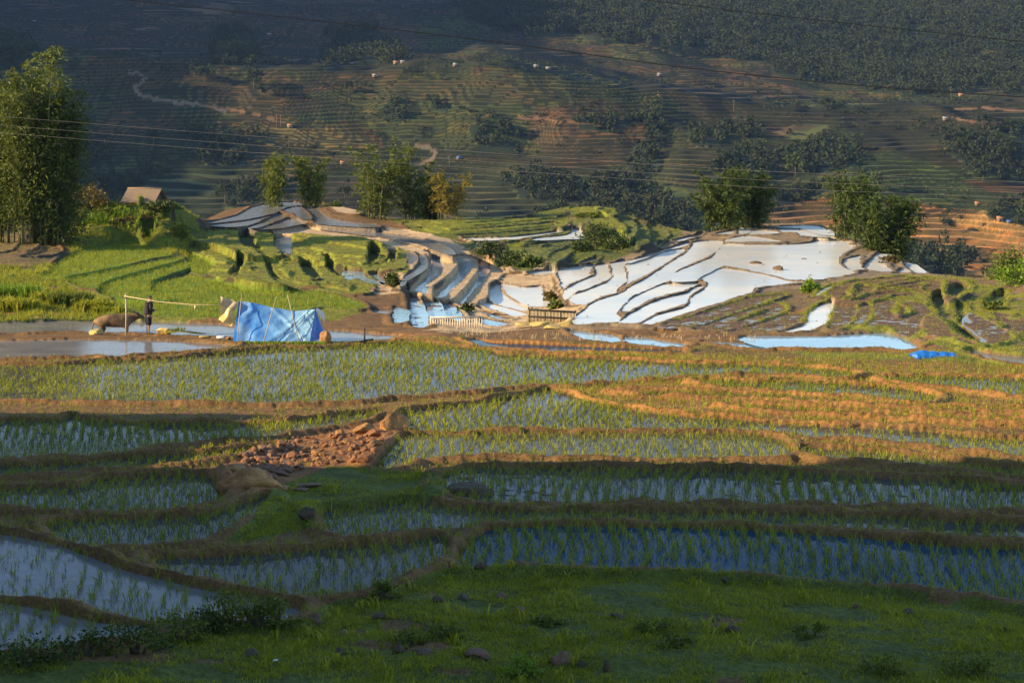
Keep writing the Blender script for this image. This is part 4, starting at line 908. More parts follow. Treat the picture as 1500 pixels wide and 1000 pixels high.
nt.links.new(mul(nt, mul(nt, a.outputs['Color'], ramp(nt, n1, [(.3, (.7, .78, .9)), (.7, (1.15, 1.08, 1.0))])), ramp(nt, n2, [(.3, (.85, .9, .95)), (.7, (1.1, 1.06, 1.03))])), b.inputs['Base Color'])
b.inputs['Roughness'].default_value = 0.45; bump(nt, b, n2, .35, .02)
M['deep_tarp'] = mat_plain('blue_sheet', (0.008, 0.09, 0.38), (0.03, 0.20, 0.58), 5.0, 0.4, 0.6, 0.03)
M['yellow_sheet'] = mat_plain('yellow_plastic', (0.55, 0.38, 0.09), (0.78, 0.60, 0.24), 3.0, 0.4, 0.5, 0.03)
M['clear_sheet'] = mat_plain('cloudy_plastic', (0.40, 0.30, 0.17), (0.58, 0.47, 0.30), 4.0, 0.35, 0.5, 0.03)
M['white_sheet'] = mat_plain('white_plastic', (0.70, 0.68, 0.63), (0.85, 0.83, 0.78), 6.0, 0.4, 0.4, 0.02)
M['hay'] = mat_plain('hay', (0.36, 0.26, 0.08), (0.58, 0.45, 0.17), 20.0, 0.9, 0.8, 0.04)
M['stone'] = mat_plain('field_stone', (0.13, 0.075, 0.045), (0.28, 0.165, 0.10), 5.0, 0.9, 0.7, 0.03)
M['red_stone'] = mat_plain('red_stone', (0.17, 0.075, 0.036), (0.32, 0.15, 0.07), 5.0, 0.9, 0.7, 0.03)
M['ochre_stone'] = mat_plain('ochre_rock', (0.22, 0.105, 0.04), (0.52, 0.28, 0.10), 4.0, 0.9, 1.0, 0.08)
M['grey_stone'] = mat_plain('mossy_stone', (0.07, 0.05, 0.03), (0.16, 0.115, 0.065), 9.0, 0.9, 0.7, 0.03)
M['clod'] = mat_plain('earth_clod', (0.07, 0.045, 0.025), (0.18, 0.12, 0.06), 6.0, 0.95, 0.8, 0.04)
def bm_mesh(name, bm):
    me = bpy.data.meshes.new(name); bm.normal_update(); bm.to_mesh(me); bm.free(); return me
def box_vf(c, s, rot=None):
    v = np.array([[x, y, z] for x in (-.5, .5) for y in (-.5, .5) for z in (-.5, .5)])*np.array(s)
    if rot is not None: v = v @ np.array(rot).T
    q = np.array([[0, 1, 3, 2], [4, 6, 7, 5], [0, 4, 5, 1], [2, 3, 7, 6], [0, 2, 6, 4], [1, 5, 7, 3]])
    return v+np.array(c), [q]
def part(name, vf, mat, parent, smooth=False, col=None):
    V, f = vf; return link(name, mesh_np(name, V, f, smooth, col), mat, parent)
def rock_mesh(seed, flat=0.6, sub=2, rough=0.28):
    bm = bmesh.new(); bmesh.ops.create_icosphere(bm, subdivisions=sub, radius=0.5); rng = np.random.default_rng(seed)
    pl = rng.normal(0, 1, (9, 3)); pl /= np.linalg.norm(pl, axis=1)[:, None]; dd = rng.uniform(0.26, 0.44, 9); sc_ = np.array([1, rng.uniform(.65, 1), flat])
    for v in bm.verts:
        p = np.array(v.co)
        for n_, d in zip(pl, dd):
            e = p @ n_-d
            if e > 0: p = p-n_*e*0.92
        p = p*(1+rng.normal(0, rough*0.05)+0.30*(float(fbm(np.array(p[0]*5+seed), np.array(p[1]*5+p[2]*4), seed, 3))-.5)); v.co = p*sc_
    return bm_mesh('stone', bm)
def grid_surface(fn, nu, nv):
    u, v = np.meshgrid(np.linspace(0, 1, nu), np.linspace(0, 1, nv)); x, y, z = fn(u, v)
    i = np.arange(nu*nv).reshape(nv, nu)
    return np.stack([x, y, z], 2).reshape(-1, 3), [np.stack([i[:-1, :-1].ravel(), i[:-1, 1:].ravel(), i[1:, 1:].ravel(), i[1:, :-1].ravel()], 1)], u, v
def skin(name, nodes, edges, mat, parent=None, sub=2, root=0):
    """One continuous body grown round a jointed skeleton: nodes (x, y, z, radius)."""
    me = bpy.data.meshes.new(name+'_frame'); me.from_pydata([n[:3] for n in nodes], edges, []); o = bpy.data.objects.new(name+'_frame', me); COL.objects.link(o)
    o.modifiers.new('s', 'SKIN'); sm = o.modifiers.new('d', 'SUBSURF'); sm.levels = sub; sm.render_levels = sub
    for i, n in enumerate(nodes):
        r = n[3]; me.skin_vertices[0].data[i].radius = (r, r) if not isinstance(r, tuple) else r
        me.skin_vertices[0].data[i].use_root = (i == root)
    bpy.context.view_layer.update(); dg = bpy.context.evaluated_depsgraph_get()
    out = bpy.data.meshes.new_from_object(o.evaluated_get(dg)); out.name = name; out.materials.clear()
    bpy.data.objects.remove(o); bpy.data.meshes.remove(me)
    out.polygons.foreach_set('use_smooth', np.ones(len(out.polygons), bool))
    return link(name, out, mat, parent)
def chain(pts, start=None, nodes=None, edges=None):
    for p in pts:
        nodes.append(p); k = len(nodes)-1
        if start is not None: edges.append((start, k))
        start = k
    return start

# hut on the hillock
HX, HY, HZ = PD(212, 300, 137.0); HZ = float(gz(HX, HY))
hz = -137.0*(293-YH)/F-0.05-HZ                   # eaves height over the ground there
hut = empty('hut', (HX, HY, HZ), math.radians(-14)); hut.scale = (.92, .92, 1); tag(hut, 'small plank hut with a weathered tan sheet roof on the left hillock', 'hut')
L_, W_, rise = 2.75, 2.5, 0.85
part('wall', box_vf((0, 0, hz*.5-.2), (2.3, 2.0, hz+.4)), M['wood'], hut)
gb = [(-1.15, -1.0), (1.15, -1.0)]
for sx in (-1.14, 1.14):
    V = np.array([[sx-.02, -1.0, hz], [sx-.02, 1.0, hz], [sx-.02, 0, hz+rise*.82], [sx+.02, -1.0, hz], [sx+.02, 1.0, hz], [sx+.02, 0, hz+rise*.82]])
    part('gable', (V, [np.array([[0, 1, 2], [3, 5, 4]]), np.array([[0, 3, 4, 1], [1, 4, 5, 2], [0, 2, 5, 3]])]), M['blackwood'], hut)
for sg in (-1, 1):
    def rf(u, v, sg=sg): return (u-.5)*L_, sg*v*W_/2*1.08, hz+rise-v*rise*1.1+0.022*np.sin(u*L_*46)+0.02*fbm(u*9, v*9+sg*5, 2)
    V, f, _, _ = grid_surface(rf, 120, 8); part('roof_slope', (V, f), M['tan_roof'], hut, True)
part('ridge_cap', tube([(-L_/2, 0, hz+rise+.03), (0, 0, hz+rise+.05), (L_/2, 0, hz+rise+.03)], [.05]*3, 6), M['wood'], hut)
for sx in (-1.2, 1.2): part('corner_post', tube([(sx, -1.1, -.3), (sx, -1.1, hz+.02)], [.05, .045], 6), M['wood'], hut)

# tarpaulin shelter on the bund
TX, TY, _ = P3(338, 498.5, -8.50); tent = empty('tent', (TX, TY, -8.50)); tag(tent, 'ridge tent of faded blue tarpaulin held by bamboo poles on the bund', 'tent')
px = F/TY
def tp_(u, v, dy=0.0): return ((u-750)/F*(TY+dy)-TX, dy, -(TY+dy)*(v-YH)/F+8.50)
rid = [tp_(u, v, 0.75) for u, v in ((350, 440), (372, 443), (400, 450), (432, 455), (462, 452))]
ru = np.array([0, .2, .46, .74, 1.0]); rid = np.array(rid)
ft = np.array([tp_(u, v, dy) for u, v, dy in ((341, 499, 0), (372, 500, -.02), (400, 501, 0), (430, 502, .05), (453, 504, .05))])
def front(u, v):
    R = np.stack([np.interp(u, ru, rid[:, j]) for j in range(3)], 2); G_ = np.stack([np.interp(u, ru, ft[:, j]) for j in range(3)], 2)
    p = R*(1-v)[..., None]+G_*v[..., None]
    fold = 0.035*np.sin(u*33+v*6+3*fbm(u*4, v*4, 2))*np.exp(-((u-.12)/.13)**2)+0.03*np.sin(u*14-v*9)*(1-abs(v-.5))
    sag = 0.10*np.sin(v*math.pi)*np.sin(u*math.pi)+0.045*(fbm(u*7, v*6, 12, 4)-.5)*2
    tens = 0.05*np.maximum(0, 1-abs((u-0.45)-(v*0.55))*14)+0.045*np.maximum(0, 1-abs((1-u)-v*0.62)*13)+0.04*np.maximum(0, 1-abs((1-u)-v*0.40)*15)
    return p[..., 0], p[..., 1]+sag-fold-tens, p[..., 2]
V, f, u, v = grid_surface(front, 110, 60)
t = u.ravel()[:, None]; q = fbm(u*5, v*4, 17, 4).ravel()[:, None]
cl = np.array((0.055, 0.27, 0.72))*(1-t)+np.array((0.26, 0.48, 0.64))*t; cl = cl*(.8+.4*q)+np.array((.14, .10, .02))*np.clip(t-.35, 0, 1)*np.clip(q-.45, 0, 1)*3
pale = (np.exp(-((t-.08)/.07)**2)*np.clip(q*2.2-.5, 0, 1))*.65; cl = cl*(1-pale)+np.array((.36, .46, .42))*pale
cl[(t[:, 0] < .03)] = (0.02, 0.18, 0.55)
part('front_sheet', (V, f), M['tarp'], tent, True, cl)
bk = np.array([tp_(u_, v_, dy) for u_, v_, dy in ((352, 487, 1.6), (400, 488, 1.6), (440, 489, 1.6), (478, 491, 1.5))])
def back(u, v):
    R = np.stack([np.interp(u, ru, rid[:, j]) for j in range(3)], 2); G_ = np.stack([np.interp(u, [0, .4, .75, 1], bk[:, j]) for j in range(3)], 2)
    p = R*(1-v)[..., None]+G_*v[..., None]; return p[..., 0], p[..., 1]+.03*np.sin(u*20)*v, p[..., 2]-.01
V, f, u, v = grid_surface(back, 40, 16); part('back_sheet', (V, f), M['deep_tarp'], tent, True)
def endp(u, v):
    A = rid[-1]; B = ft[-1]; Cc = bk[-1]; bp = B[None, None, :]*(1-u)[..., None]+Cc[None, None, :]*u[..., None]
    p = A[None, None, :]*(1-v)[..., None]+bp*v[..., None]; return p[..., 0]+.06*np.sin(u*9)*v*(1-u)*u*4, p[..., 1], p[..., 2]
V, f, u, v = grid_surface(endp, 16, 16); part('end_sheet', (V, f), M['deep_tarp'], tent, True)
def flap(u, v):
    A = rid[-1]; return A[0]+.02+u*.32, A[1]+.1+.15*u, A[2]+.02-.22*u*u-v*(.12+.28*u)+.02*np.sin(u*9)
V, f, u, v = grid_surface(flap, 10, 8); part('white_flap', (V, f), M['white_sheet'], tent, True)
def yel(u, v):
    a = np.array(tp_(323, 434, .5)); b_ = np.array(tp_(347, 441, .6)); c_ = np.array(tp_(321, 468, .35)); d_ = np.array(tp_(340, 477, .35))
    p = (a*(1-u)[..., None]+b_*u[..., None])*(1-v)[..., None]+(c_*(1-u)[..., None]+d_*u[..., None])*v[..., None]
    return p[..., 0]+.03*np.sin(v*11), p[..., 1]-.06*np.sin(u*8+v*5), p[..., 2]+.02*np.sin(u*12)
V, f, u, v = grid_surface(yel, 18, 26); k = 18; top_ = f[0][f[0][:, 0] < k*9]; bot = f[0][f[0][:, 0] >= k*9]-k*9
part('cloudy_flap', (V[:k*10], [top_]), M['clear_sheet'], tent, True); part('yellow_flap', (V[k*9:], [bot]), M['yellow_sheet'], tent, True)
for (a, b_) in (((405, 434), (386, 500)), ((421, 431), (439, 503)), ((354, 430), (348, 497))):
    p0, p1 = np.array(tp_(*a, .72)), np.array(tp_(*b_, -.14)); part('pole', tube([p0, (p0+p1)/2+np.array((0, -.13, 0)), p1], [.014, .016, .018], 6), M['pale_wood'], tent)
for (a, b_) in (((455, 453), (402, 500)), ((448, 462), (414, 503)), ((425, 453), (444, 500))):
    p0, p1 = np.array(tp_(*a, .5)), np.array(tp_(*b_, -.12)); part('rope', tube([p0, (p0+p1)/2+np.array((0, -.10, 0)), p1], [.012]*3, 5), M['blackwood'], tent)
# upright post and the bamboo rail that runs from it to the tent
p = base(184.5, 490.5); post = empty('post', p); tag(post, 'upright wooden post on the bund in front of the buffalo', 'post')
part('shaft', tube([(0, 0, -.25), (0.01, 0, .8), (-.01, 0, -p[2]+p[1]*(-(430-YH)/F))], [.038, .034, .028], 7), M['pale_wood'], post)
part('binding', tube([(-.01, 0, 1.48), (-.01, 0, 1.56)], [.045, .045], 7), M['wood'], post)
q0 = Vector(PD(181.5, 433, p[1]-.07)); q1 = Vector(PD(326, 446, TY+.35)); rail = empty('rail', q0); tag(rail, 'long thin bamboo rail lashed between the post and the tent', 'rail')
dq = q1-q0; part('bamboo', tube([(0, 0, 0), tuple(dq*.35+Vector((0, 0, -.10))), tuple(dq*.7+Vector((0, 0, -.10))), tuple(dq)], [.018, .018, .016, .013], 6), M['pale_wood'], rail)
c = dq*.73+Vector((0, -.03, -.2)); part('hanging_tag', box_vf(tuple(c), (.09, .012, .17)), M['clear_sheet'], rail)

# water buffalo standing in the flooded field
bx, by, _ = P3(172, 490, -8.60); by += 0.9; bx = (171-750)/F*by
buf = empty('buffalo', (bx, by, -8.60), math.radians(8)); buf.scale = (.92, .92, .95); tag(buf, 'brown water buffalo standing belly deep beyond the post, head raised', 'buffalo')
M['hide'] = mat_plain('buffalo_hide', (0.05, 0.030, 0.018), (0.32, 0.19, 0.085), 1.7, 0.7, 0.5, 0.02)
M['horn'] = mat_plain('horn', (0.03, 0.027, 0.025), (0.08, 0.07, 0.06), 9, 0.5, 0.2, 0.01)
nd, ed = [], []
sp = chain([(0, 0, .50, (.30, .30)), (-.38, 0, .53, (.31, .30)), (-.72, 0, .56, (.27, .26)), (-.92, 0, .50, (.16, .17))], None, nd, ed)
fr_ = chain([(.36, 0, .56, (.28, .30)), (.62, 0, .62, (.19, .23)), (.82, 0, .68, (.125, .16)), (.98, 0, .72, (.115, .125)), (1.12, 0, .66, (.085, .09)), (1.24, 0, .60, (.07, .065))], 0, nd, ed)
for (px_, py_, at, hind) in ((-.68, .19, 2, 1), (-.66, -.19, 2, 1), (.42, .17, 4, 0), (.44, -.17, 4, 0)):
    if hind: chain([(px_, py_, .30, .14), (px_+.10, py_, .10, .085), (px_-.06, py_, -.12, .06), (px_, py_, -.34, .055)], at, nd, ed)
    else: chain([(px_, py_, .28, .11), (px_+.02, py_, .04, .07), (px_, py_, -.18, .055), (px_, py_, -.34, .055)], at, nd, ed)
chain([(-1.02, .0, .44, .035), (-1.07, .0, .2, .022), (-1.05, .02, -.02, .03)], 3, nd, ed)
skin('body', nd, ed, M['hide'], buf, 2)
for s in (-1, 1):
    part('horn', tube([(.96, .07*s, .80), (.90, .22*s, .85), (.78, .32*s, .90), (.64, .30*s, .97)], [.042, .036, .025, .008], 8), M['horn'], buf, True)
    part('ear', join([tube([(.93, .10*s, .76), (.90, .20*s, .74), (.87, .27*s, .70)], [.02, .045, .01], 6)]), M['hide'], buf, True)
    part('eye', tube([(1.045, .085*s, .745), (1.055, .10*s, .745)], [.018, .010], 6), M['horn'], buf, True)

# person on the bund, seen from behind and to one side
pp = base(217, 490.5); per = empty('person', pp, math.radians(28)); tag(per, 'person in a dark jacket and short trousers on the bund, looking down at hands', 'person')
M['skin'] = mat_plain('skin', (0.30, 0.17, 0.11), (0.38, 0.22, 0.14), 12, 0.6, 0.1, 0.005)
M['cloth'] = mat_plain('dark_jacket', (0.020, 0.016, 0.020), (0.055, 0.04, 0.045), 9, 0.85, 0.5, 0.02)
M['cloth2'] = mat_plain('black_trousers', (0.010, 0.010, 0.014), (0.025, 0.024, 0.03), 9, 0.85, 0.5, 0.02)
M['hair'] = mat_plain('dark_hair', (0.012, 0.009, 0.008), (0.03, 0.022, 0.018), 20, 0.6, 0.4, 0.01)
nd, ed = [], []                                   # faces +x; height about 1.55 m
chain([(0, 0, .84, (.125, .115)), (.01, 0, 1.0, (.125, .10)), (.03, 0, 1.17, (.145, .105)), (.05, 0, 1.28, (.115, .09)), (.065, 0, 1.35, .052), (.085, 0, 1.42, (.075, .085)), (.10, 0, 1.50, (.070, .078))], None, nd, ed)
for s in (-1, 1):
    hp = chain([(0, .085*s, .78, .085), (.02, .09*s, .46, .058), (.0, .09*s, .25, .048), (-.01, .09*s, .07, .034)], 0, nd, ed)
    chain([(.07, .10*s, .035, .032), (.15, .11*s, .022, .022)], hp, nd, ed)
    wr = chain([(.05, .17*s, 1.26, .055), (.03, .21*s, 1.05, .042), (.17, .16*s, .94, .033), (.25, .10*s, .96, .024), (.30, .085*s, .965, .027)], 3, nd, ed)
    for k, (dl, dy, dz) in enumerate(((.070, .026, .004), (.082, .009, .006), (.078, -.008, .004), (.062, -.024, 0))):
        chain([(.325, (.085+dy*.8)*s, .967+dz, .009), (.325+dl*.55, (.08+dy)*s, .957+dz, .008), (.322+dl*.85, (.075+dy)*s, .930+dz, .007)], wr, nd, ed)
    chain([(.30, (.055)*s, .975, .011), (.335, (.035)*s, .975, .009)], wr-1, nd, ed)
body = skin('body', nd, ed, M['skin'], per, 2)
nd, ed = [], []
chain([(0, 0, .74, (.20, .19)), (.0, 0, .90, (.185, .165)), (.01, 0, 1.02, (.18, .15)), (.03, 0, 1.18, (.195, .15)), (.05, 0, 1.285, (.13, .105)), (.062, 0, 1.335, (.07, .07))], None, nd, ed)
for s in (-1, 1): chain([(.05, .175*s, 1.265, .075), (.03, .22*s, 1.05, .060), (.16, .168*s, .945, .048), (.215, .125*s, .952, .040)], 4, nd, ed)
skin('jacket', nd, ed, M['cloth'], per, 2)
nd, ed = [], []
chain([(0, 0, .86, (.14, .125)), (0, 0, .78, (.13, .12))], None, nd, ed)
for s in (-1, 1): chain([(0, .095*s, .72, .125), (.02, .10*s, .50, .105), (.015, .10*s, .34, .095)], 1, nd, ed)
skin('trousers', nd, ed, M['cloth2'], per, 2)
nd, ed = [], []
chain([(.07, 0, 1.43, (.085, .075)), (.085, 0, 1.50, (.088, .088)), (.095, 0, 1.545, (.055, .06))], None, nd, ed); skin('hair', nd, ed, M['hair'], per, 2)
part('nose', tube([(.168, 0, 1.478), (.19, 0, 1.455), (.172, 0, 1.447)], [.008, .013, .008], 6), M['skin'], per, True)
part('mouth', box_vf((.168, 0, 1.423), (.012, .04, .008)), M['cloth'], per)
for s in (-1, 1):
    part('eye', tube([(.160, .03*s, 1.482), (.172, .03*s, 1.482)], [.010, .006], 6), M['hair'], per, True)
    part('ear', tube([(.09, .083*s, 1.49), (.085, .092*s, 1.47), (.09, .084*s, 1.445)], [.01, .017, .008], 6), M['skin'], per, True)
# bundles and bags on the bund
def lump(name, u, v, s, mat, label, cat, seed, group=None, flat=.6, dz=0.0, rz=0.0, sub=4, rough=.5):
    p = base(u, v, dz); me = rock_mesh(seed, flat, sub, rough); o = link(name, me, mat, None, p); o.scale = s; o.rotation_euler = (0, 0, rz)
    me.polygons.foreach_set('use_smooth', np.ones(len(me.polygons), bool)); tag(o, label, cat, group); return o
lump('sack', 240, 490.5, (.62, .5, .60), M['yellow_sheet'], 'bulging yellow plastic sack on the bund right of the person', 'sack', 31, dz=.12)
lump('straw_bundle', 143, 489.5, (.75, .6, .5), M['hay'], 'pale straw bundle on the bund behind the buffalo', 'straw', 32, dz=.08)
lump('straw_bundle', 299, 494.5, (.42, .35, .22), M['hay'], 'little heap of pale straw between the reeds and the white bag', 'straw', 33, dz=.04)
lump('bag', 324, 496.5, (.42, .36, .34), M['white_sheet'], 'small white plastic bag near the left end of the tent', 'bag', 34, dz=.07)
lump('stone', 334, 497, (.26, .24, .24), M['ochre_stone'], 'small brown stone between the white bag and the tent', 'stone', 35, dz=.04)
lump('boulder', 476, 503, (.52, .5, .85), M['ochre_stone'], 'tan leaning boulder at the right foot of the tent', 'boulder', 36, dz=.12, flat=.8)
r_ = empty('reed_bundle', base(268, 491, .04)); tag(r_, 'bundle of cut green reeds lying on the bund beside the yellow sack', 'reeds'); rng = np.random.default_rng(3); rp = []
for k in range(26):
    y0 = rng.normal(0, .06); rp.append(tube([(-.55+rng.normal(0, .08), y0, .04+rng.random()*.08), (0, y0*.6, .10+rng.random()*.05), (.75+rng.normal(0, .15), y0*2.2, .01)], [.011, .010, .004], 4))
part('stems', join(rp), M['grass'], r_)
V, T = tufts(np.array([[-.5, 0, .05], [-.35, 0, .08], [-.2, .02, .08], [0, 0, .1]]), np.array([.25]*4), 14, 1.6, .016, 2, rng, .05); part('leaves', (V, [T]), M['rice'], r_)
pl_ = empty('harrow', base(534, 502)); tag(pl_, 'dark wooden harrow standing in the flooded field right of the tent', 'harrow')
part('beam', tube([(-.75, -.02, .03), (-.1, 0, .05), (.30, .05, .12)], [.035, .04, .035], 6), M['blackwood'], pl_); part('handle', tube([(0, 0, -.1), (0, 0, .52)], [.035, .028], 6), M['blackwood'], pl_)
rp = [tube([(-.6+.2*k, 0, .04), (-.6+.2*k, -.02, -.12)], [.014, .008], 4) for k in range(5)]; part('tines', join(rp), M['blackwood'], pl_)
fronds(base(415, 503), 3.2, .22, 130, 'strip of short green weeds along the foot of the tent', None, 'bright_leaf', 77, 'weed_strip', 'weeds', .02, .3)
# fences
def fence(name, u0, v0, u1, v1, hgt, n, mat, lab, hb_, D0, D1, wid, rm):
    Dm = base((u0+u1)/2, (v0+v1)/2)[1]; Dm = min(max(Dm, D0), D1); z0 = float(gz((u0+u1)/2*Dm/F-750/F*Dm, Dm)); a = Vector(((u0-750)/F*Dm, Dm, z0)); b_ = Vector(((u1-750)/F*Dm, Dm, z0-Dm*(v1-v0)/F)); root = empty(name, a); tag(root, lab, 'fence'); d = b_-a; rg = np.random.default_rng(int(u0))
    rp = []
    for k in range(n):
        p = d*(k/(n-1)); h = hgt*rg.uniform(.92, 1.06) if hb_ else hgt*rg.uniform(.99, 1.01)
        rp.append(box_vf((p.x, p.y+rg.normal(0, .006), p.z+h/2-.12), (wid, .025, h+.24)))
    part('pickets', join(rp), mat, root)
    if not hb_: part('dark_gap_sheet', box_vf(tuple(d*.5+Vector((0, .05, hgt*.5))), (d.length*.98, .012, hgt*.85), [[math.cos(math.atan2(d.z, d.x)), 0, -math.sin(math.atan2(d.z, d.x))], [0, 1, 0], [math.sin(math.atan2(d.z, d.x)), 0, math.cos(math.atan2(d.z, d.x))]]), M['blackwood'], root)  # dark sheet added behind the slats so the gaps read dark
    dn = d.normalized(); an = math.atan2(d.z, d.x)
    R = [[math.cos(an), 0, -math.sin(an)], [0, 1, 0], [math.sin(an), 0, math.cos(an)]]
    for fz in ((.97,) if hb_ else (.96, .5, .05)): part('rail', box_vf(tuple(d*.5+Vector((0, -.035, hgt*fz))), (d.length+.05, .04, .05), R), rm, root)
    for p in (Vector((0, 0, 0)), d): part('end_post', tube([(p.x, p.y+.04, p.z-.25), (p.x, p.y+.04, p.z+hgt+.03)], [.035, .03], 6), rm, root)
def gD(u, D): return YH-float(gz((u-750)/F*D, D))/D*F
fence('picket_fence', 631, 484, 706, 483, .40, 22, M['whitewash'], 'low bleached picket fence below the stair terraces', True, 86.0, 93.0, .045, M['whitewash'])
fence('slat_fence', 774, 471, 843, 475, .66, 34, M['pale_wood'], 'brown slatted fence panel at the foot of the white fields', False, 86.0, 94.0, .042, M['blackwood'])
for (u, v, s, lb) in ((795, 477, (1.2, .8, .45), 'heap of greenish hay left of the slatted fence foot'), (812, 481, (1.0, .7, .4), 'golden hay heap below the slatted fence'), (830, 477, (.6, .5, .5), 'small bright straw heap at the right end of the slatted fence'), (770, 476, (1.0, .7, .35), 'low straw heap left of the hay heaps')):
    lump('hay_heap', u, v, s, M['hay'], lb, 'hay', int(u), 'hay heaps by the fences', .7, .05)
# rolled tarpaulin at the corner of the open pond
TRx, TRy, TRz = base(1369, 522, .03)
def roll(u, v):
    a = v*math.pi*1.15-.25; R_ = .21*(.8+.4*fbm(u*5, v*2, 3))*np.clip(np.minimum(u, 1-u)*7, .35, 1)
    return (u-.5)*1.75, -np.cos(a)*R_*1.3, np.sin(a)*R_+.02*np.sin(u*30)
V, f, u, v = grid_surface(roll, 50, 18); o = link('tarpaulin_roll', mesh_np('tarpaulin_roll', V, f, True), M['deep_tarp'], None, (TRx, TRy, TRz-.05)); o.rotation_euler = (0, .05, -.06)
tag(o, 'rolled bright blue tarpaulin at the right corner of the open pond', 'tarpaulin')
# clods in the white field
for i, (u, v, w_, h, lb) in enumerate([(1106, 387, .95, .42, 'dark earth clod, left of the two big ones in the white field'), (1118, 389, .3, .16, 'tiny clod just right of the left big clod'), (1139, 396, .9, .62, 'pointed brown earth clod in the middle of the white field'),
    (1178, 380, .5, .2, 'small flat clod on the right of the white field'), (1026, 411, .4, .22, 'little clod by the bund corner of the white fields'), (1250, 359, .9, .5, 'tan clod at the top right corner of the white field'), (1196, 362, .7, .12, 'thin sliver of mud near the top of the white field')]):
    lump('earth_clod', u, v, (w_, w_*.8, h*2.0), M['clod'], lb, 'clod', 400+i, 'clods in the white field', .5, .0, i)
# stones: one set of shapes, then copies
RK = []
for k in range(8): me = rock_mesh(500+k, .6, 2, .3); RK.append(me)
def stones(n, poly, smin, smax, mats, label, group, seed):
    rg = np.random.default_rng(seed); pl = np.array(parse(poly)); k = 0; metas = {}
    while k < n:
        u = rg.uniform(pl[:, 0].min(), pl[:, 0].max()); v = rg.uniform(pl[:, 1].min(), pl[:, 1].max())
        if not inside([tuple(q) for q in pl], np.array([u]), np.array([v]))[0]: continue
        p = hit(u, v); j = rg.integers(0, 8); mk = mats[rg.integers(0, len(mats))]
        if (j, mk) not in metas:
            mm = RK[j].copy(); mm.materials.append(M[mk]); metas[(j, mk)] = mm
        o = bpy.data.objects.new('stone', metas[(j, mk)]); COL.objects.link(o); s = rg.uniform(smin, smax)*(1 if rg.random() > .12 else 1.5)
        o.location = (p.x, p.y, p.z+s*.16); o.rotation_euler = (rg.normal(0, .3), rg.normal(0, .3), rg.uniform(0, 6.3)); o.scale = (s*rg.uniform(.9, 1.4), s, s*rg.uniform(.8, 1.3)); tag(o, label, 'stone', group); k += 1
stones(110, "352,664 420,650 440,668 425,690 405,703 372,700 350,688", .11, .24, ('stone', 'stone', 'red_stone'), 'brown cobble in the heap above the big ochre boulder', 'cobbles above the boulder', 1)
stones(185, "405,652 440,640 500,634 556,640 560,655 540,676 480,680 430,690 420,676", .07, .17, ('red_stone', 'red_stone', 'stone', 'ochre_stone'), 'small reddish stone in the spread of rubble between the paddies', 'red rubble stones', 2)
def big(u, v, s, mat, lb, seed, flat=.6, dz=.0, rz=0.0, name='rock', cat='rock'): return lump(name, u, v, s, M[mat], lb, cat, seed, None, flat, dz, rz, 4, .5)
big(362, 712, (1.35, 1.0, .95), 'ochre_stone', 'big rounded ochre boulder at the lower left of the rubble', 601, .75, .0, .2, 'boulder', 'boulder')
big(345, 690, (.8, .6, .5), 'ochre_stone', 'ochre rock against the back of the big boulder', 602, .7)
big(576, 628, (.8, .5, .85), 'ochre_stone', 'peaked tan lump of earth where the bunds meet', 603, .9, .05, .4, 'earth_mound', 'mound')
big(497, 640, (.30, .26, .30), 'ochre_stone', 'pale square stone at the upper end of the rubble', 604, .8, .05)
big(535, 634, (.52, .40, .42), 'ochre_stone', 'broad slab of stone at the top right of the rubble', 605, .7, .08)
big(546, 640, (.40, .3, .3), 'red_stone', 'reddish rock right under the broad slab', 606, .7, .05)
big(533, 676, (.35, .3, .28), 'red_stone', 'red rock at the lower right corner of the rubble', 607, .8, .04)
big(452, 714, (.55, .34, .16), 'stone', 'flat tilted stone on the grass below the rubble', 608, .6, .05)
big(442, 719, (.26, .2, .14), 'stone', 'small stone under the flat tilted one', 609, .6, .03)
big(416, 716, (.55, .35, .2), 'ochre_stone', 'half buried ochre stone right of the big boulder', 610, .5, .02)
big(688, 722, (.95, .7, .62), 'grey_stone', 'rounded grey stone in the corner of the muddy paddy', 611, .8, .0)
big(453, 760, (.36, .3, .36), 'grey_stone', 'dark stone in the bund corner of the middle paddy', 612, .8, .05)
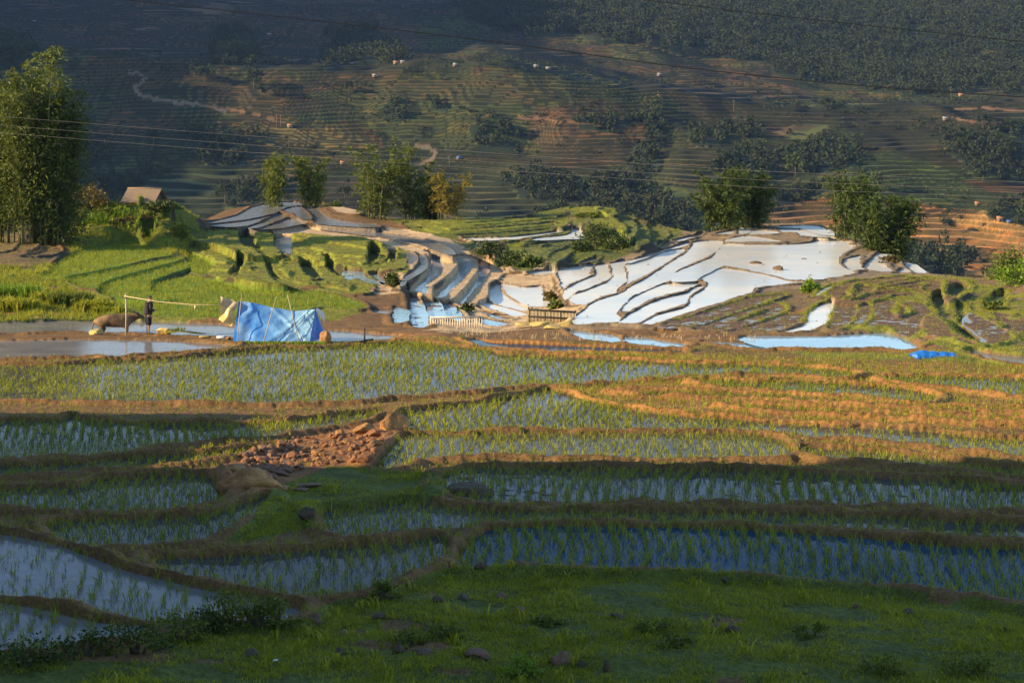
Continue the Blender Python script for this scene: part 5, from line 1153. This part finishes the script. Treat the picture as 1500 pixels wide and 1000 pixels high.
for i, (u, v, w_, h, lb) in enumerate([(823, 972, .36, .30, 'square grey rock at the bottom edge of the meadow'), (852, 978, .16, .18, 'thin upright rock right of the square one'), (889, 982, .14, .2, 'pointed rock right of the thin upright one'),
    (621, 957, .46, .16, 'flat broad rock, left of the pair under the weeds'), (700, 962, .46, .16, 'flat broad rock, right of the pair under the weeds'), (584, 955, .2, .16, 'small rock left of the flat broad rocks'), (497, 958, .2, .14, 'small rock by the lower path bank'),
    (368, 960, .3, .14, 'earthy rock under the weed bushes'), (462, 912, .3, .2, 'rock at the tip of the pale paddy'), (436, 868, .5, .14, 'long rock on the bund right of the pale paddy'), (555, 905, .3, .14, 'rock on the stony bank below the round weed bush'),
    (680, 878, .34, .16, 'rock on the stony line left of the meadow'), (735, 875, .26, .14, 'rock at the right end of the stony line'), (640, 880, .3, .14, 'brown rock in the middle of the stony line'), (706, 834, .3, .18, 'dark rock where the blue paddy meets the meadow'),
    (1062, 850, .18, .08, 'dark stone on the upper meadow edge'), (1254, 890, .16, .1, 'small dark stone on the open meadow'), (1048, 908, .16, .08, 'pale stone on the middle meadow'), (1075, 925, .3, .14, 'brown rock by the muddy patch of the right meadow'),
    (1330, 898, .3, .12, 'dark lump of earth on the right meadow'), (760, 895, .3, .12, 'earthy rock by the muddy patch'), (905, 905, .34, .1, 'dark earth lump left of the meadow centre'), (1468, 925, .18, .12, 'small rock at the right edge of the meadow')]):
    big(u, v, (w_*.75, w_*.62, h*1.2), 'grey_stone' if i % 4 else 'stone', lb, 650+i, .8, h*.08, i*.7)
o = lump('litter', 403, 971, (.07, .05, .05), M['white_sheet'], 'scrap of white plastic on the grass below the rocks', 'litter', 690, None, .5, .03)
# overhead wires
def wire(pts, D, r, mat, lab, grp):
    us = [p[0] for p in pts]; vs = [p[1] for p in pts]; P = [PD(u, np.interp(u, us, vs) if us[0] <= u <= us[-1] else (vs[-1]+(u-us[-1])*(vs[-1]-vs[-2])/(us[-1]-us[-2]) if u > us[-1] else vs[0]+(u-us[0])*(vs[1]-vs[0])/(us[1]-us[0])), D) for u in np.linspace(-300, 1850, 60)]
    k = np.array(P); kk_ = np.ones(5)/5; zz_ = np.convolve(np.pad(k[:, 2], 2, mode='edge'), kk_, 'valid'); k[2:-2, 2] = zz_[2:-2]
    V, f = tube(k, [r]*len(k), 5); o = link('power_line', mesh_np('power_line', V, f, True), mat); tag(o, lab, 'wire', grp)
wire([(190, 0), (500, 34), (750, 64), (1000, 99), (1250, 125), (1500, 142)], 60, .016, M['cable_dark'], 'black overhead wire crossing the whole upper picture', 'overhead wires')
wire([(700, -32), (945, 0), (1200, 30), (1500, 61)], 66, .016, M['cable_dark'], 'black overhead wire at the upper right corner', 'overhead wires')
for v0, lb in ((170, 'upper of the three pale wires before the bamboo'), (183, 'middle of the three pale wires before the bamboo'), (194, 'lower of the three pale wires before the bamboo')):
    wire([(0, v0), (300, v0+24), (750, v0+56), (1100, v0+80), (1500, v0+96)], 112, .007, M['cable_pale'], lb, 'pale overhead wires')
# far huts and poles
M['hutwall'] = mat_plain('far_wall', (0.16, 0.12, 0.09), (0.28, 0.22, 0.16), 1.0, .9, .2)
M['roof_w'] = mat_plain('pale_roof', (0.22, 0.20, 0.18), (0.34, 0.31, 0.28), 1.0, .6, .1); M['roof_o'] = mat_plain('orange_roof', (0.34, 0.15, 0.06), (0.44, 0.21, 0.09), 1.0, .7, .1); M['roof_b'] = mat_plain('blue_roof', (0.06, 0.13, 0.36), (0.1, 0.2, 0.5), 1.0, .6, .1)
def far_house(u, v, w_, rm, lb):
    p = mhit(u, v); w_ *= 0.58; root = empty('house', (p.x, p.y, p.z-.2), random.uniform(-.5, .5)); tag(root, lb, 'house', 'houses on the far slope')
    h = w_*.5; d = w_*.7; part('wall', box_vf((0, 0, h/2), (w_, d, h)), M['hutwall'], root)
    for s in (-1, 1):
        V = np.array([[-w_*.58, s*d*.66, h*.86], [w_*.58, s*d*.66, h*.86], [w_*.58, 0, h*1.55], [-w_*.58, 0, h*1.55]]); V2 = V+np.array([0, 0, .12])
        part('roof_slope', (np.concatenate([V, V2]), [np.array([[0, 3, 2, 1], [4, 5, 6, 7], [0, 1, 5, 4], [1, 2, 6, 5], [2, 3, 7, 6], [3, 0, 4, 7]])]), M[rm], root)
    part('door', box_vf((0, -d/2-.03, h*.36), (w_*.2, .06, h*.72)), M['blackwood'], root)
for a in [(50, 32, 2.2, 'roof_w', 'tiny white roofed house at the far upper left'), (394, 53, 3.2, 'roof_w', 'pale house high on the left slope'), (516, 95, 2.4, 'roof_w', 'tiny house left of the cluster under the left wire'), (549, 116, 3.2, 'roof_w', 'pale house on the field edge below the cluster'),
          (580, 95, 3.6, 'roof_o', 'reddish house of the cluster under the wire'), (590, 92, 3.0, 'roof_w', 'pale house of the cluster under the wire'), (667, 97, 3.4, 'roof_w', 'white house alone above the middle fields'), (785, 99, 3.2, 'roof_w', 'left of the two white houses on the brow'),
          (803, 102, 3.0, 'roof_w', 'right of the two white houses on the brow'), (966, 111, 3.6, 'roof_w', 'pale house on the terraces under the long wire'), (425, 186, 3.4, 'roof_o', 'orange roofed house beside the two poles'), (502, 242, 3.0, 'roof_o', 'orange house above the small bamboo pair'),
          (672, 236, 2.6, 'roof_b', 'tiny blue roofed house by the lower road bend'), (966, 143, 2.4, 'roof_o', 'tiny orange house below the pale one'), (1408, 142, 4.0, 'roof_o', 'bright cream house on the right brow under the wire'), (1385, 176, 3.6, 'roof_w', 'pale stilted house on the right slope'),
          (1258, 216, 2.0, 'roof_w', 'tiny white shed over the green shrubby slope'), (1465, 323, 3.6, 'roof_o', 'orange roofed house among trees by the ochre terraces'), (1478, 326, 2.4, 'roof_b', 'blue roofed shed beside the orange house'), (1432, 300, 3.0, 'roof_o', 'low orange roofed house above the ochre terraces')]: far_house(*a)
for (u, v, h, lb) in [(405, 188, 5.5, 'pale utility pole, left of the pair on the far slope'), (411, 188, 5.5, 'pale utility pole, right of the pair on the far slope'), (1393, 148, 6.5, 'tall thin pole on the right brow'), (153, 222, 5.0, 'thin pole in the shaded valley right of the tall bamboo'), (1075, 165, 5, 'thin pole among the dim terraces at the right'), (658, 245, 4, 'thin pole by the lower road bend')]:
    p = mhit(u, v); r_ = empty('utility_pole', p); tag(r_, lb, 'pole', 'poles on the far slope'); part('shaft', tube([(0, 0, -.5), (0, 0, h)], [.09, .06], 6), M['wood'], r_); part('crossarm', box_vf((0, 0, h*.93), (1.3, .1, .1)), M['wood'], r_)

# ------------------------------------------------------------------ air between the viewer and the mountain
m = bpy.data.materials.new('valley_haze'); m.use_nodes = True; nt = m.node_tree; nt.nodes.remove(nt.nodes['Principled BSDF'])
pv_ = nt.nodes.new('ShaderNodeVolumePrincipled'); pv_.inputs['Color'].default_value = (0.34, 0.54, 1.0, 1); pv_.inputs['Density'].default_value = 0.00006; pv_.inputs['Anisotropy'].default_value = 0.2
nt.links.new(pv_.outputs[0], nt.nodes['Material Output'].inputs['Volume'])
V, f = box_vf((0, 1090, 45), (2500, 2500, 590)); tag(link('haze', mesh_np('haze', V, f), m), 'thin blue haze filling the valley before the far mountain', 'haze', None, 'stuff')
